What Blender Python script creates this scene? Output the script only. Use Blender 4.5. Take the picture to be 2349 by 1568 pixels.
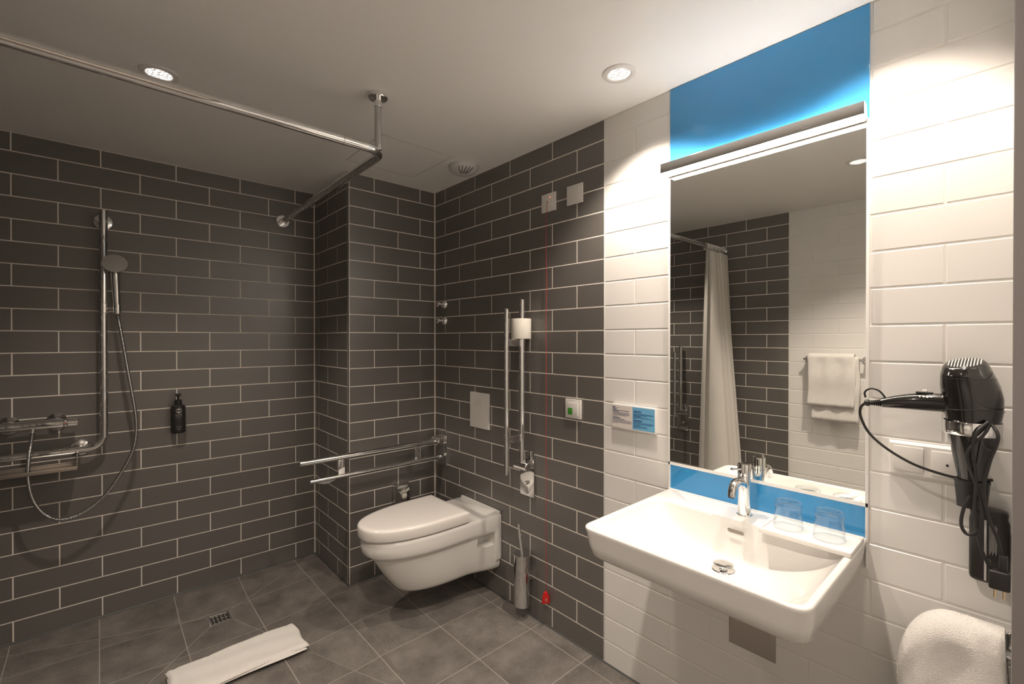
import bpy, bmesh, math, random
from math import sin, cos, pi, radians
from mathutils import Vector, Matrix
random.seed(7)
S = bpy.context.scene
for o in list(bpy.data.objects): bpy.data.objects.remove(o)
C = S.collection

# ---------------- camera / world / exposure ----------------
FPX, YAW, PIT = 1054.85, 0.7316, -0.0047
cd = bpy.data.cameras.new('camera'); cam = bpy.data.objects.new('camera', cd); C.objects.link(cam)
cam.location = (-1.6278, -2.5617, 1.3973)
cd.sensor_fit = 'HORIZONTAL'; cd.sensor_width = 36.0; cd.lens = 36.0*FPX/2349.0
cam.rotation_euler = (pi/2+PIT, 0, -YAW)
cd.clip_start = 0.02
S.camera = cam
w = bpy.data.worlds.new('world'); S.world = w; w.use_nodes = True
w.node_tree.nodes['Background'].inputs[0].default_value = (1.0, 0.86, 0.72, 1)
w.node_tree.nodes['Background'].inputs[1].default_value = 0.35
S.view_settings.view_transform = 'Standard'; S.view_settings.look = 'None'
S.view_settings.exposure = 1.12; S.view_settings.gamma = 1.0
WARM = (1.0, 0.86, 0.73)
DOWN_W = 50.0       # watts of each ceiling downlight
LAMP_E = 17.0      # emission of the mirror lamp diffuser

HALL_FILL_E = 5.0  # emission of the added fill panel in the hallway
CEIL = 2.35
NY = 0.5435        # shower wall plane
WX = -2.225        # west wall plane
SY = -2.556        # south wall plane
COLX = -0.576      # column edge

# ---------------- materials ----------------
MATS = {}
def mat(name, col, rough=0.5, metal=0.0, coat=0.0, emit=None, es=0.0, trans=0.0, ior=1.45, bump=None, var=None, sss=0, coatr=0.03, sheen=0):
    m = bpy.data.materials.new(name); m.use_nodes = True
    nt = m.node_tree; b = nt.nodes['Principled BSDF']
    b.inputs['Base Color'].default_value = (*col, 1); b.inputs['Roughness'].default_value = rough
    b.inputs['Metallic'].default_value = metal; b.inputs['Coat Weight'].default_value = coat
    b.inputs['Coat Roughness'].default_value = coatr
    b.inputs['IOR'].default_value = ior; b.inputs['Transmission Weight'].default_value = trans
    if sheen: b.inputs['Sheen Weight'].default_value = sheen; b.inputs['Sheen Roughness'].default_value = .6
    if emit: b.inputs['Emission Color'].default_value = (*emit, 1); b.inputs['Emission Strength'].default_value = es
    if bump:
        sc, st, kind = bump
        tc = nt.nodes.new('ShaderNodeTexCoord')
        t = nt.nodes.new('ShaderNodeTexNoise'); t.inputs['Scale'].default_value = sc; t.inputs['Detail'].default_value = 4
        nt.links.new(tc.outputs['Object'], t.inputs['Vector'])
        bp = nt.nodes.new('ShaderNodeBump'); bp.inputs['Strength'].default_value = st; bp.inputs['Distance'].default_value = kind
        nt.links.new(t.outputs['Fac'], bp.inputs['Height']); nt.links.new(bp.outputs['Normal'], b.inputs['Normal'])
    if var:
        lo, hi, mode = var
        if mode == 'island':
            g = nt.nodes.new('ShaderNodeNewGeometry'); src = g.outputs['Random Per Island']
        else:
            tc = nt.nodes.new('ShaderNodeTexCoord'); t = nt.nodes.new('ShaderNodeTexNoise'); t.inputs['Scale'].default_value = mode; t.inputs['Detail'].default_value = 8
            t.inputs['Roughness'].default_value = .65
            nt.links.new(tc.outputs['Object'], t.inputs['Vector']); src = t.outputs['Fac']
        r = nt.nodes.new('ShaderNodeValToRGB')
        r.color_ramp.elements[0].color = (*lo, 1); r.color_ramp.elements[1].color = (*hi, 1)
        if mode != 'island': r.color_ramp.elements[0].position = .3; r.color_ramp.elements[1].position = .7
        nt.links.new(src, r.inputs[0]); nt.links.new(r.outputs[0], b.inputs['Base Color'])
    MATS[name] = m; return m
def g(v, k=1.0): return tuple(x*k for x in v)
M_DARK = mat('dark_tile', (.1,.1,.1), .36, var=((.126,.117,.108), (.141,.131,.121), 'island'), ior=1.55, bump=(9, .012, .02))
M_WHITE = mat('white_tile', (.8,.79,.77), .2, var=((.78,.765,.74), (.80,.785,.76), 'island'), bump=(7, .02, .02))
M_GROUT = mat('light_grout', (.84,.79,.72), .85)
M_WGROUT = mat('white_grout', (.78,.76,.72), .8, bump=(400,.3,.001))
M_CEIL = mat('ceiling_paint', (.90,.885,.86), .55, bump=(160, .12, .002))
M_SEAL = mat('dark_sealant', (.06,.062,.06), .45)
M_SILI = mat('white_silicone', (.85,.84,.82), .35)
M_CHROME = mat('chrome', (.80,.80,.80), .05, 1.0)
M_CHROMED = mat('chrome_dull', (.55,.55,.55), .18, 1.0)
M_STEEL = mat('brushed_steel', (.50,.46,.42), .32, 1.0, bump=(60,.05,.002))
M_CERAM = mat('ceramic', (.74,.725,.70), .12, coat=.6)
M_PLAST = mat('white_plastic', (.76,.74,.71), .3)
M_GREYP = mat('grey_plastic', (.62,.61,.60), .4)
M_DGREY = mat('dark_slots', (.03,.03,.03), .6)
M_BLUE = mat('blue_glass', (.035,.320,.70), .8, coat=1.0)
M_MIRROR = mat('mirror_silver', (.90,.905,.87), .0, 1.0)
M_GLASS = mat('clear_glass', (1,1,1), .0, trans=1.0, ior=1.45)
M_BLACK = mat('black_gloss_plastic', (.012,.011,.010), .12, coat=.5, bump=(900,.05,.0005))
M_BLACKM = mat('black_matt_plastic', (.02,.019,.018), .38)
M_RUBBER = mat('black_rubber', (.018,.017,.016), .45)
M_SATIN = mat('black_satin', (.028,.026,.024), .3)
M_RED = mat('red_plastic', (.62,.02,.018), .3)
M_REDC = mat('red_cord', (.5,.03,.035), .6)
M_GREEN = mat('green_plastic', (.05,.30,.03), .4)
M_PRINTB = mat('blue_print', (.17,.45,.70), .35)
M_INK = mat('navy_ink', (.03,.05,.16), .5)
M_INKL = mat('grey_ink', (.20,.20,.28), .5)
M_PRINTW = mat('white_print', (.42,.42,.40), .4)
M_PAPER = mat('tissue_paper', (.80,.77,.70), .9, bump=(220,.5,.002))
M_PAPERG = mat('folded_tissue', (.66,.63,.58), .9)
M_TOWEL = mat('terry_towel', (.84,.81,.77), .95, bump=(420,1.0,.004), sheen=.3)
M_CURT = mat('curtain_fabric', (.60,.575,.535), .6, trans=.0)
M_FRAME = mat('grey_door_frame', (.185,.168,.165), .5)
M_LED = mat('red_led', (.6,.05,.03), .4, emit=(1,.12,.06), es=2.0)
M_DIFF = mat('lamp_diffuser', (.9,.9,.9), .4, emit=(1.0,.88,.76), es=LAMP_E)
M_UPL = mat('uplight_diffuser', (.9,.9,.9), .4, emit=(1.0,.88,.76), es=LAMP_E*1.15)
M_BRASS = mat('plug_pin', (.75,.62,.42), .2, 1.0)
M_HALL = mat('hall_paint', (.5,.45,.40), .8)
M_BLUEC = mat('blue_dot', (.02,.06,.25), .4)
M_DARK.node_tree.nodes['Principled BSDF'].inputs['Specular IOR Level'].default_value = 1.0
# floor tile: cloudy grey-brown stoneware
def floor_mat():
    m = bpy.data.materials.new('floor_stoneware'); m.use_nodes = True; nt = m.node_tree; b = nt.nodes['Principled BSDF']
    tc = nt.nodes.new('ShaderNodeTexCoord'); gi = nt.nodes.new('ShaderNodeNewGeometry')
    ad = nt.nodes.new('ShaderNodeVectorMath'); ad.operation = 'MULTIPLY_ADD'
    cmb = nt.nodes.new('ShaderNodeCombineXYZ')
    for i in range(3): nt.links.new(gi.outputs['Random Per Island'], cmb.inputs[i])
    ad.inputs[1].default_value = (7, 5, 3); nt.links.new(cmb.outputs[0], ad.inputs[0]); nt.links.new(tc.outputs['Object'], ad.inputs[2])
    n1 = nt.nodes.new('ShaderNodeTexNoise'); n1.inputs['Scale'].default_value = 7; n1.inputs['Detail'].default_value = 9; n1.inputs['Roughness'].default_value = .62
    n2 = nt.nodes.new('ShaderNodeTexNoise'); n2.inputs['Scale'].default_value = 260; n2.inputs['Detail'].default_value = 3
    for n in (n1, n2): nt.links.new(ad.outputs[0], n.inputs['Vector'])
    r1 = nt.nodes.new('ShaderNodeValToRGB'); e = r1.color_ramp.elements
    e[0].position = .32; e[0].color = (.120,.108,.098,1); e[1].position = .72; e[1].color = (.240,.220,.200,1)
    nt.links.new(n1.outputs['Fac'], r1.inputs[0])
    r2 = nt.nodes.new('ShaderNodeValToRGB'); e = r2.color_ramp.elements
    e[0].position = .36; e[0].color = (.72,.72,.72,1); e[1].position = .62; e[1].color = (1.12,1.12,1.12,1)
    nt.links.new(n2.outputs['Fac'], r2.inputs[0])
    mx = nt.nodes.new('ShaderNodeMix'); mx.data_type = 'RGBA'; mx.blend_type = 'MULTIPLY'; mx.inputs['Factor'].default_value = 1
    nt.links.new(r1.outputs[0], mx.inputs['A']); nt.links.new(r2.outputs[0], mx.inputs['B']); nt.links.new(mx.outputs['Result'], b.inputs['Base Color'])
    b.inputs['Roughness'].default_value = .55
    bp = nt.nodes.new('ShaderNodeBump'); bp.inputs['Strength'].default_value = .15; bp.inputs['Distance'].default_value = .002
    nt.links.new(n2.outputs['Fac'], bp.inputs['Height']); nt.links.new(bp.outputs['Normal'], b.inputs['Normal'])
    return m
M_FLOOR = floor_mat()
M_FGROUT = mat('floor_grout', (.36,.33,.295), .85)
def lens_mat():
    m = bpy.data.materials.new('downlight_lens'); m.use_nodes = True; nt = m.node_tree; b = nt.nodes['Principled BSDF']
    tc = nt.nodes.new('ShaderNodeTexCoord'); mp = nt.nodes.new('ShaderNodeMapping'); mp.inputs['Scale'].default_value = (150, 28, 1)
    v = nt.nodes.new('ShaderNodeTexNoise'); v.inputs['Scale'].default_value = 1.6; v.inputs['Detail'].default_value = 2
    nt.links.new(tc.outputs['Object'], mp.inputs[0]); nt.links.new(mp.outputs[0], v.inputs['Vector'])
    r = nt.nodes.new('ShaderNodeValToRGB'); r.color_ramp.elements[0].position = .42; r.color_ramp.elements[0].color = (.16,.145,.13,1)
    r.color_ramp.elements[1].position = .56; r.color_ramp.elements[1].color = (.75,.71,.67,1)
    nt.links.new(v.outputs['Fac'], r.inputs[0]); nt.links.new(r.outputs[0], b.inputs['Emission Color'])
    b.inputs['Emission Strength'].default_value = 1.0; b.inputs['Base Color'].default_value = (.5,.5,.5,1); b.inputs['Metallic'].default_value = 1; b.inputs['Roughness'].default_value = .2
    return m
M_LENS = lens_mat()

# ---------------- helpers ----------------
def link(name, me, mats, parent=None, smooth=False, ang=None):
    o = bpy.data.objects.new(name, me); C.objects.link(o)
    for m in (mats if isinstance(mats, (list, tuple)) else [mats]): me.materials.append(m)
    if smooth:
        for p in me.polygons: p.use_smooth = True
        if ang is not None:
            try: me.set_sharp_from_angle(angle=radians(ang))
            except Exception: pass
    if parent is not None: o.parent = parent
    return o
def from_pd(name, v, f, mats, parent=None, smooth=False, ang=None, mi=None):
    me = bpy.data.meshes.new(name); me.from_pydata([tuple(x) for x in v], [], f)
    if mi:
        for p, i in zip(me.polygons, mi): p.material_index = i
    me.update()
    return link(name, me, mats, parent, smooth, ang)
def from_bm(name, bm, mats, parent=None, smooth=True, ang=35):
    me = bpy.data.meshes.new(name); bmesh.ops.recalc_face_normals(bm, faces=bm.faces); bm.to_mesh(me); bm.free()
    return link(name, me, mats, parent, smooth, ang)
def thing(name, label, cat, loc=(0,0,0), group=None):
    o = bpy.data.objects.new(name, None); C.objects.link(o); o.location = loc; o.empty_display_size = .05
    o['label'] = label; o['category'] = cat
    if group: o['group'] = group
    return o
def tag(o, label, cat, group=None):
    o['label'] = label; o['category'] = cat
    if group: o['group'] = group
    return o
def struct(o): o['kind'] = 'structure'; return o
def bevel(bm, w, seg=2, edges=None):
    if w > 0: bmesh.ops.bevel(bm, geom=list(edges) if edges is not None else list(bm.edges), offset=w, segments=seg, profile=.6, affect='EDGES')
def add_box(bm, lo, hi, bev=0, seg=2):
    b2 = bmesh.new(); bmesh.ops.create_cube(b2, size=1)
    for v in b2.verts:
        for i in range(3): v.co[i] = lo[i] if v.co[i] < 0 else hi[i]
    bevel(b2, bev, seg)
    merge(bm, b2)
def merge(bm, b2, mtx=None):
    if mtx is not None: bmesh.ops.transform(b2, matrix=mtx, verts=b2.verts)
    me = bpy.data.meshes.new('t'); b2.to_mesh(me); b2.free(); bm.from_mesh(me); bpy.data.meshes.remove(me)
def box(name, lo, hi, m, parent=None, bev=.001, seg=2):
    lo2 = [min(a,b) for a,b in zip(lo,hi)]; hi2 = [max(a,b) for a,b in zip(lo,hi)]
    bm = bmesh.new(); add_box(bm, lo2, hi2, bev, seg); return from_bm(name, bm, m, parent)
def frame_mtx(p, d):
    d = Vector(d).normalized(); q = d.to_track_quat('Z', 'Y'); return Matrix.Translation(Vector(p)) @ q.to_matrix().to_4x4()
def add_lathe(bm, prof, p=(0,0,0), d=(0,0,1), n=40, sx=1, sy=1, cap=True):
    """prof: list of (r, h) along axis d"""
    b2 = bmesh.new(); rings = []
    for r, h in prof:
        if r <= 1e-6: rings.append([b2.verts.new((0,0,h))])
        else: rings.append([b2.verts.new((r*sx*cos(2*pi*i/n), r*sy*sin(2*pi*i/n), h)) for i in range(n)])
    for a, b in zip(rings, rings[1:]):
        for i in range(n):
            j = (i+1) % n
            if len(a) == 1 and len(b) == 1: continue
            if len(a) == 1: b2.faces.new((a[0], b[i], b[j]))
            elif len(b) == 1: b2.faces.new((a[i], a[j], b[0]))
            else: b2.faces.new((a[i], a[j], b[j], b[i]))
    if not cap: bmesh.ops.remove_doubles(b2, verts=b2.verts, dist=1e-6)
    if cap:
        if len(rings[0]) > 1: b2.faces.new(rings[0])
        if len(rings[-1]) > 1: b2.faces.new(rings[-1])
    merge(bm, b2, frame_mtx(p, d))
def lathe(name, prof, m, parent=None, p=(0,0,0), d=(0,0,1), n=40, sx=1, sy=1, cap=True, ang=35):
    bm = bmesh.new(); add_lathe(bm, prof, p, d, n, sx, sy, cap); return from_bm(name, bm, m, parent, True, ang)
def smooth_path(pts, n=12):
    pts = [Vector(p) for p in pts]; out = []
    P = [pts[0]*2-pts[1]] + pts + [pts[-1]*2-pts[-2]]
    for i in range(1, len(P)-2):
        for k in range(n):
            t = k/n; a, b, c, d = P[i-1], P[i], P[i+1], P[i+2]
            out.append(.5*((2*b)+(c-a)*t+(2*a-5*b+4*c-d)*t*t+(3*b-a-3*c+d)*t**3))
    out.append(pts[-1]); return out
def arc_path(pts, r, n=10):
    """polyline with rounded corners"""
    pts = [Vector(p) for p in pts]; out = [pts[0]]
    for a, b, c in zip(pts, pts[1:], pts[2:]):
        d1 = (a-b).normalized(); d2 = (c-b).normalized(); th = d1.angle(d2); t = r/math.tan(th/2)
        p1 = b+d1*t; p2 = b+d2*t; ctr = b+(d1+d2).normalized()*(r/sin(th/2))
        v1 = p1-ctr; v2 = p2-ctr; om = v1.angle(v2)
        for k in range(n+1):
            s = k/n; out.append(ctr+(v1*sin((1-s)*om)+v2*sin(s*om))/sin(om))
    out.append(pts[-1]); return out
def add_tube(bm, path, r, n=20, cap=True, rfun=None, flat=1.0):
    path = [Vector(p) for p in path]; b2 = bmesh.new(); rings = []; L = len(path)
    t0 = (path[1]-path[0]).normalized(); up = Vector((0,0,1)) if abs(t0.z) < .9 else Vector((0,1,0))
    nrm = (up - t0*up.dot(t0)).normalized()
    for i, p in enumerate(path):
        if i == 0: t = t0
        elif i == L-1: t = (path[-1]-path[-2]).normalized()
        else: t = (path[i+1]-path[i-1]).normalized()
        nrm = (nrm - t*nrm.dot(t)).normalized(); bn = t.cross(nrm)
        rr = rfun(i/(L-1)) if rfun else r
        rings.append([b2.verts.new(p + (nrm*cos(2*pi*k/n)*flat + bn*sin(2*pi*k/n))*rr) for k in range(n)])
    for a, b in zip(rings, rings[1:]):
        for i in range(n): b2.faces.new((a[i], a[(i+1)%n], b[(i+1)%n], b[i]))
    if cap: b2.faces.new(rings[0]); b2.faces.new(rings[-1])
    merge(bm, b2)
def tube(name, path, r, m, parent=None, n=20, rfun=None, flat=1.0, ang=40):
    bm = bmesh.new(); add_tube(bm, path, r, n, True, rfun, flat); return from_bm(name, bm, m, parent, True, ang)
def rod(bm, a, b, r, bev=.002, n=24):
    a = Vector(a); b = Vector(b); L = (b-a).length
    add_lathe(bm, [(0,0),(r-bev,0),(r,bev),(r,L-bev),(r-bev,L),(0,L)], a, b-a, n)
def rrect(x0, x1, y0, y1, r, n=6, rads=None):
    """rounded rectangle outline, counter-clockwise"""
    rs = rads or [r]*4; out = []
    for (cx, cy, a0, rr) in ((x1, y1, 0, rs[0]), (x0, y1, 90, rs[1]), (x0, y0, 180, rs[2]), (x1, y0, 270, rs[3])):
        sx = -1 if cx == x1 else 1; sy = -1 if cy == y1 else 1
        for k in range(n+1):
            a = radians(a0+90*k/n); out.append((cx+sx*rr+rr*cos(a), cy+sy*rr+rr*sin(a)))
    return out
def loft(name, rings, m, parent=None, cap0=True, cap1=True, ang=40, sub=0):
    bm = bmesh.new(); R = [[bm.verts.new(p) for p in r] for r in rings]; n = len(rings[0])
    for a, b in zip(R, R[1:]):
        for i in range(n): bm.faces.new((a[i], a[(i+1)%n], b[(i+1)%n], b[i]))
    if cap0: bm.faces.new(R[0])
    if cap1: bm.faces.new(R[-1])
    return from_bm(name, bm, m, parent, True, ang)
def prism(name, outl, axis, a, b, m, parent=None, bev=0.0):
    """outline in the two other axes extruded along axis from a to b"""
    bm = bmesh.new()
    def pt(u, v, h):
        return {'x': (h,u,v), 'y': (u,h,v), 'z': (u,v,h)}[axis]
    A = [bm.verts.new(pt(u,v,a)) for u,v in outl]; B = [bm.verts.new(pt(u,v,b)) for u,v in outl]; n = len(A)
    for i in range(n): bm.faces.new((A[i], A[(i+1)%n], B[(i+1)%n], B[i]))
    f0 = bm.faces.new(A); f1 = bm.faces.new(B)
    if bev: bevel(bm, bev, 2, [e for e in bm.edges if any(f in (f0, f1) for f in e.link_faces)])
    return from_bm(name, bm, m, parent)
def text_mesh(name, s, size, mtx, m, parent, align='LEFT', sx=1.0):
    cu = bpy.data.curves.new(name, 'FONT'); cu.body = s; cu.size = size; cu.align_x = align; cu.extrude = .0002
    to = bpy.data.objects.new(name, cu); C.objects.link(to)
    bpy.context.view_layer.update()
    me = bpy.data.meshes.new_from_object(to.evaluated_get(bpy.context.evaluated_depsgraph_get()))
    bpy.data.objects.remove(to); bpy.data.curves.remove(cu)
    me.transform(mtx @ Matrix.Diagonal((sx,1,1,1)))
    me.name = name; me.materials.clear()
    return link(name, me, m, parent)

# ---------------- tiled walls ----------------
W = .3075; T = .103; G = .0025
ROWS = [(-.06, .1)] + [(.1+i*T, .1+(i+1)*T) for i in range(21)] + [(.1+21*T, CEIL)]   # bottom row k=21 ... top row k=-1
def tiled(name, u0, u1, org, fn, colour, skip=None, flip=False):
    """wall in (u, z); fn(u, z, d) -> xyz with d = height above grout; org = joint position in odd rows; colour(u) -> 1 white / 0 dark"""
    V = []; F = []; MI = []
    def quad(pts, mi):
        i = len(V); V.extend(pts); F.append((i, i+1, i+2, i+3)); MI.append(mi)
    # grout backing split by colour boundary
    segs = colour.segs
    for (a, b, cidx) in segs:
        a = max(a, u0); b = min(b, u1)
        if b <= a: continue
        quad([fn(a,-.06,0), fn(b,-.06,0), fn(b,CEIL,0), fn(a,CEIL,0)], 2+cidx)
    for ri, (z0, z1) in enumerate(ROWS):
        k = 21-ri                               # row index; -1 on top
        off = 0 if k % 2 else W/2
        for (a, b, cidx) in segs:
            a = max(a, u0); b = min(b, u1)
            if b <= a: continue
            n0 = math.floor((a-org-off)/W)
            u = org+off+n0*W
            while u < b-.0005:
                p, q = max(u, a), min(u+W, b)
                u += W
                if q-p < .006: continue
                zz0, zz1 = z0, z1
                if skip and p > skip[0]-.01 and q < skip[1]+.01:
                    if z0 >= skip[2]-.01: continue
                t, c = ((.0006, .0005), (.0014, .0022))[cidx]
                A, B, D, E_ = p+G, q-G, zz0+G, zz1-G
                o = [fn(A,D,0), fn(B,D,0), fn(B,E_,0), fn(A,E_,0)]
                i_ = [fn(A+c,D+c,t), fn(B-c,D+c,t), fn(B-c,E_-c,t), fn(A+c,E_-c,t)]
                s = len(V); V.extend(o+i_)
                F.append((s+4,s+5,s+6,s+7)); MI.append(cidx)
                for e in range(4): F.append((s+e, s+(e+1)%4, s+4+(e+1)%4, s+4+e)); MI.append(cidx)
    if flip: F = [tuple(reversed(f)) for f in F]
    return struct(from_pd(name, V, F, [M_DARK, M_WHITE, M_GROUT, M_WGROUT], mi=MI))
class Col:
    def __init__(s, segs): s.segs = segs
YB = -1.348
tiled('wall_east', SY, 0, YB, lambda u,z,d: (-d,u,z), Col([(-9,YB,1),(YB,9,0)]), skip=(-2.2705,-1.6555,.821), flip=True)
tiled('wall_north', WX, COLX, -.6965, lambda u,z,d: (u,NY-d,z), Col([(-9,9,0)]))
tiled('wall_column_front', COLX, 0, -.419, lambda u,z,d: (u,-d,z), Col([(-9,9,0)]))
tiled('wall_column_side', 0, NY, .161, lambda u,z,d: (COLX-d,u,z), Col([(-9,9,0)]), flip=True)
tiled('wall_west', SY, NY, -1.389, lambda u,z,d: (WX+d,u,z), Col([(-9,-1.389,1),(-1.389,9,0)]))
JX0, JX1, DH = -1.005, -2.02, 2.12         # door opening in the south wall
tiled('wall_south', JX0, 0, -.3, lambda u,z,d: (u,SY+d,z), Col([(-9,9,1)]), flip=True)
tiled('wall_south', WX, JX1, -.3, lambda u,z,d: (u,SY+d,z), Col([(-9,9,1)]), flip=True)
# solid cores so that light does not leak through
def slab(name, lo, hi, m): return struct(box(name, lo, hi, m, None, 0))
slab('wall_east_core', (.001,-4.0,-.1), (.12,NY+.1,CEIL+.1), M_HALL)
slab('wall_north_core', (WX-.1,NY+.001,-.1), (COLX,NY+.1,CEIL+.1), M_HALL)
slab('wall_column_core', (COLX+.001,.001,-.1), (0,NY+.1,CEIL+.1), M_HALL)
slab('wall_west_core', (WX-.12,-4.0,-.1), (WX-.001,NY,CEIL+.1), M_HALL)
slab('wall_south_core', (JX0,SY-.15,-.05), (0,SY-.001,CEIL), M_HALL)
slab('wall_south_core', (WX,SY-.15,-.05), (JX1,SY-.001,CEIL), M_HALL)
slab('wall_south_lintel', (JX1,SY-.15,DH), (JX0,SY,CEIL), M_HALL)
slab('wall_hall', (WX-.12,-4.1,-.1), (.12,-4.0,CEIL+.1), M_HALL)
slab('ceiling_hall', (WX,-4.0,CEIL), (0,SY-.15,CEIL+.1), M_CEIL)
slab('floor_hall', (WX,-4.0,-.1), (0,SY,-.0), M_FLOOR)
slab('floor_base', (WX,SY,-.1), (0,NY,-.062), M_FGROUT)
# ceiling
struct(box('ceiling', (WX-.1,SY-.15,CEIL), (.1,NY+.1,CEIL+.08), M_CEIL, None, 0))
# door frame seen at the right edge
dr = struct(bpy.data.objects.new('door_1', None)); C.objects.link(dr)
box('door_jamb', (JX0,SY+.001,0), (JX0-.03,SY-.16,DH), M_FRAME, dr, .002)
box('door_jamb', (JX1,SY+.001,0), (JX1+.03,SY-.16,DH), M_FRAME, dr, .002)
box('door_head', (JX0-.03,SY+.001,DH-.03), (JX1+.03,SY-.16,DH), M_FRAME, dr, .002)

# unseen glowing panel added in the hallway to brighten the room
t = thing('hall_fill_light', 'unseen square panel added in the hallway as fill light', 'lamp', (-1.3,-3.3,CEIL))
box('fill_panel', (-.45,-.3,-.02), (.45,.3,0), mat('hall_fill_panel', (.9,.9,.9), .5, emit=(1,.87,.75), es=HALL_FILL_E), t, .001)

# black metal edge profile on the column corner, corner grout strips
struct(box('trim_1', (COLX-.0035,-.0035,-.01), (COLX+.001,.001,CEIL), M_SEAL, None, .0006))
struct(box('trim_2', (COLX-.007,NY-.004,-.01), (COLX,NY,CEIL), M_GROUT, None, 0))
struct(box('trim_3', (-.0075,-.004,0), (0,0,CEIL), M_GROUT, None, 0))
struct(box('trim_4', (-.002,YB-.0022,0), (0,YB+.0022,CEIL), M_WGROUT, None, .0004))
struct(box('trim_8', (COLX+.003,-.0022,0), (COLX+.007,0,CEIL), M_GROUT, None, 0))
struct(box('trim_9', (COLX-.0022,.003,0), (COLX,.007,CEIL), M_GROUT, None, 0))

# ---------------- floor ----------------
DR = (-1.22, -1.12, .142, .242); DZ = -.032
ZC = {'LT': (WX,NY), 'RT': (COLX,NY), 'RB': (-.708,-.973), 'LB': (WX,-.973)}
dc = {'LT': (DR[0],DR[3]), 'RT': (DR[1],DR[3]), 'RB': (DR[1],DR[2]), 'LB': (DR[0],DR[2])}
def clip(poly, a, b):
    """keep the part left of the line a->b"""
    out = []; n = len(poly)
    def s(p): return (b[0]-a[0])*(p[1]-a[1])-(b[1]-a[1])*(p[0]-a[0])
    for i in range(n):
        p, q = poly[i], poly[(i+1)%n]; sp, sq = s(p), s(q)
        if sp >= 0: out.append(p)
        if (sp > 0 and sq < 0) or (sp < 0 and sq > 0):
            t = sp/(sp-sq); out.append((p[0]+(q[0]-p[0])*t, p[1]+(q[1]-p[1])*t))
    return out
def clip_all(poly, conv, inset=0, region=False):
    n = len(conv)
    for i in range(n):
        outer = region and conv[i] in ZC.values() and conv[(i+1)%n] in ZC.values()
        a, b = Vector(conv[i]), Vector(conv[(i+1)%n]); d = (b-a).normalized(); nn = Vector((-d.y, d.x))*(0 if outer else inset)
        poly = clip(poly, tuple(a+nn), tuple(b+nn))
        if len(poly) < 3: return []
    return poly
def area(p): return .5*sum(p[i][0]*p[(i+1)%len(p)][1]-p[(i+1)%len(p)][0]*p[i][1] for i in range(len(p)))
regs = []
for a, b in (('RT','LT'),('LT','LB'),('LB','RB'),('RB','RT')):   # counter-clockwise outer edge a->b
    q = [ZC[a], ZC[b], dc[b], dc[a]]
    if area(q) < 0: q.reverse()
    regs.append((q, (ZC[a], ZC[b], dc[a], dc[b])))
flat_regs = [[(WX,SY),(0,SY),(0,-.973),(WX,-.973)], [(-.708,-.973),(0,-.973),(0,0),(COLX-.085,0),(COLX-.0855,0)]]
flat_regs[1] = [(-.708,-.973),(0,-.973),(0,0),(COLX-.0475,0)]   # narrow wedge right of the sloped zone
wedge2 = [(COLX-.0475,0),(COLX,0),(COLX,NY)]
def dline(p, a, b):
    a = Vector(a); b = Vector(b); d = (b-a).normalized(); v = Vector(p)-a; return abs(d.x*v.y-d.y*v.x)
def zf(p, info):
    if info is None: return 0.0
    A, B, a, b = info; o = dline(p, A, B); i = dline(p, a, b); return DZ*o/(o+i+1e-9)
XJ = [0, -.08, -.394, -.708, -1.021, -1.329, -1.631, -1.936, WX]
YJ = [SY-.06, -2.21, -1.9, -1.595, -1.285, -.973, -.664, -.352, -.045, .262, NY]
V = []; F = []; MI = []
allregs = [(r, inf) for r, inf in regs] + [(flat_regs[0], None), (flat_regs[1], None), (wedge2, None)]
for i in range(len(XJ)-1):
    for j in range(len(YJ)-1):
        cell = [(XJ[i+1],YJ[j]),(XJ[i],YJ[j]),(XJ[i],YJ[j+1]),(XJ[i+1],YJ[j+1])]
        for (r, inf) in allregs:
            po = clip_all(cell, r)
            if len(po) < 3 or area(po) < 1e-5: continue
            s = len(V)
            for p in po: V.append((p[0], p[1], zf(p, inf)-.0009))
            F.append(tuple(range(s, s+len(po)))); MI.append(1)
            # inset towards the joints (cut edges against the cell and region)
            pi_ = clip_all(clip_all(po, cell, .0021), r, .0019 if inf else .0, True)
            if len(pi_) < 3 or area(pi_) < 2e-5: continue
            s = len(V)
            for p in pi_: V.append((p[0], p[1], zf(p, inf)))
            F.append(tuple(range(s, s+len(pi_)))); MI.append(0)
struct(from_pd('floor', V, F, [M_FLOOR, M_FGROUT], mi=MI))
# dark sealant fillets along the walls
def fillet(n, a, b, nx, ny, z=.0):
    a = Vector(a); b = Vector(b); h = .007
    v = [(a.x,a.y,z-.02),(b.x,b.y,z-.02),(b.x,b.y,z+h),(a.x,a.y,z+h),(a.x+nx*h,a.y+ny*h,z-.02),(b.x+nx*h,b.y+ny*h,z-.02),(b.x+nx*h,b.y+ny*h,z+.0005),(a.x+nx*h,a.y+ny*h,z+.0005)]
    struct(from_pd(n, v, [(0,1,2,3),(4,5,6,7),(3,2,6,7),(0,4,7,3),(1,5,6,2)], M_SEAL))
fillet('trim_5', (0,SY,0), (0,0,0), -1, 0)
fillet('trim_6', (0,0,0), (COLX,0,0), 0, -1)
fillet('trim_7', (COLX,0,0), (COLX,NY,0), -1, 0)
fillet('trim_10', (COLX,NY,0), (WX,NY,0), 0, -1)

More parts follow.
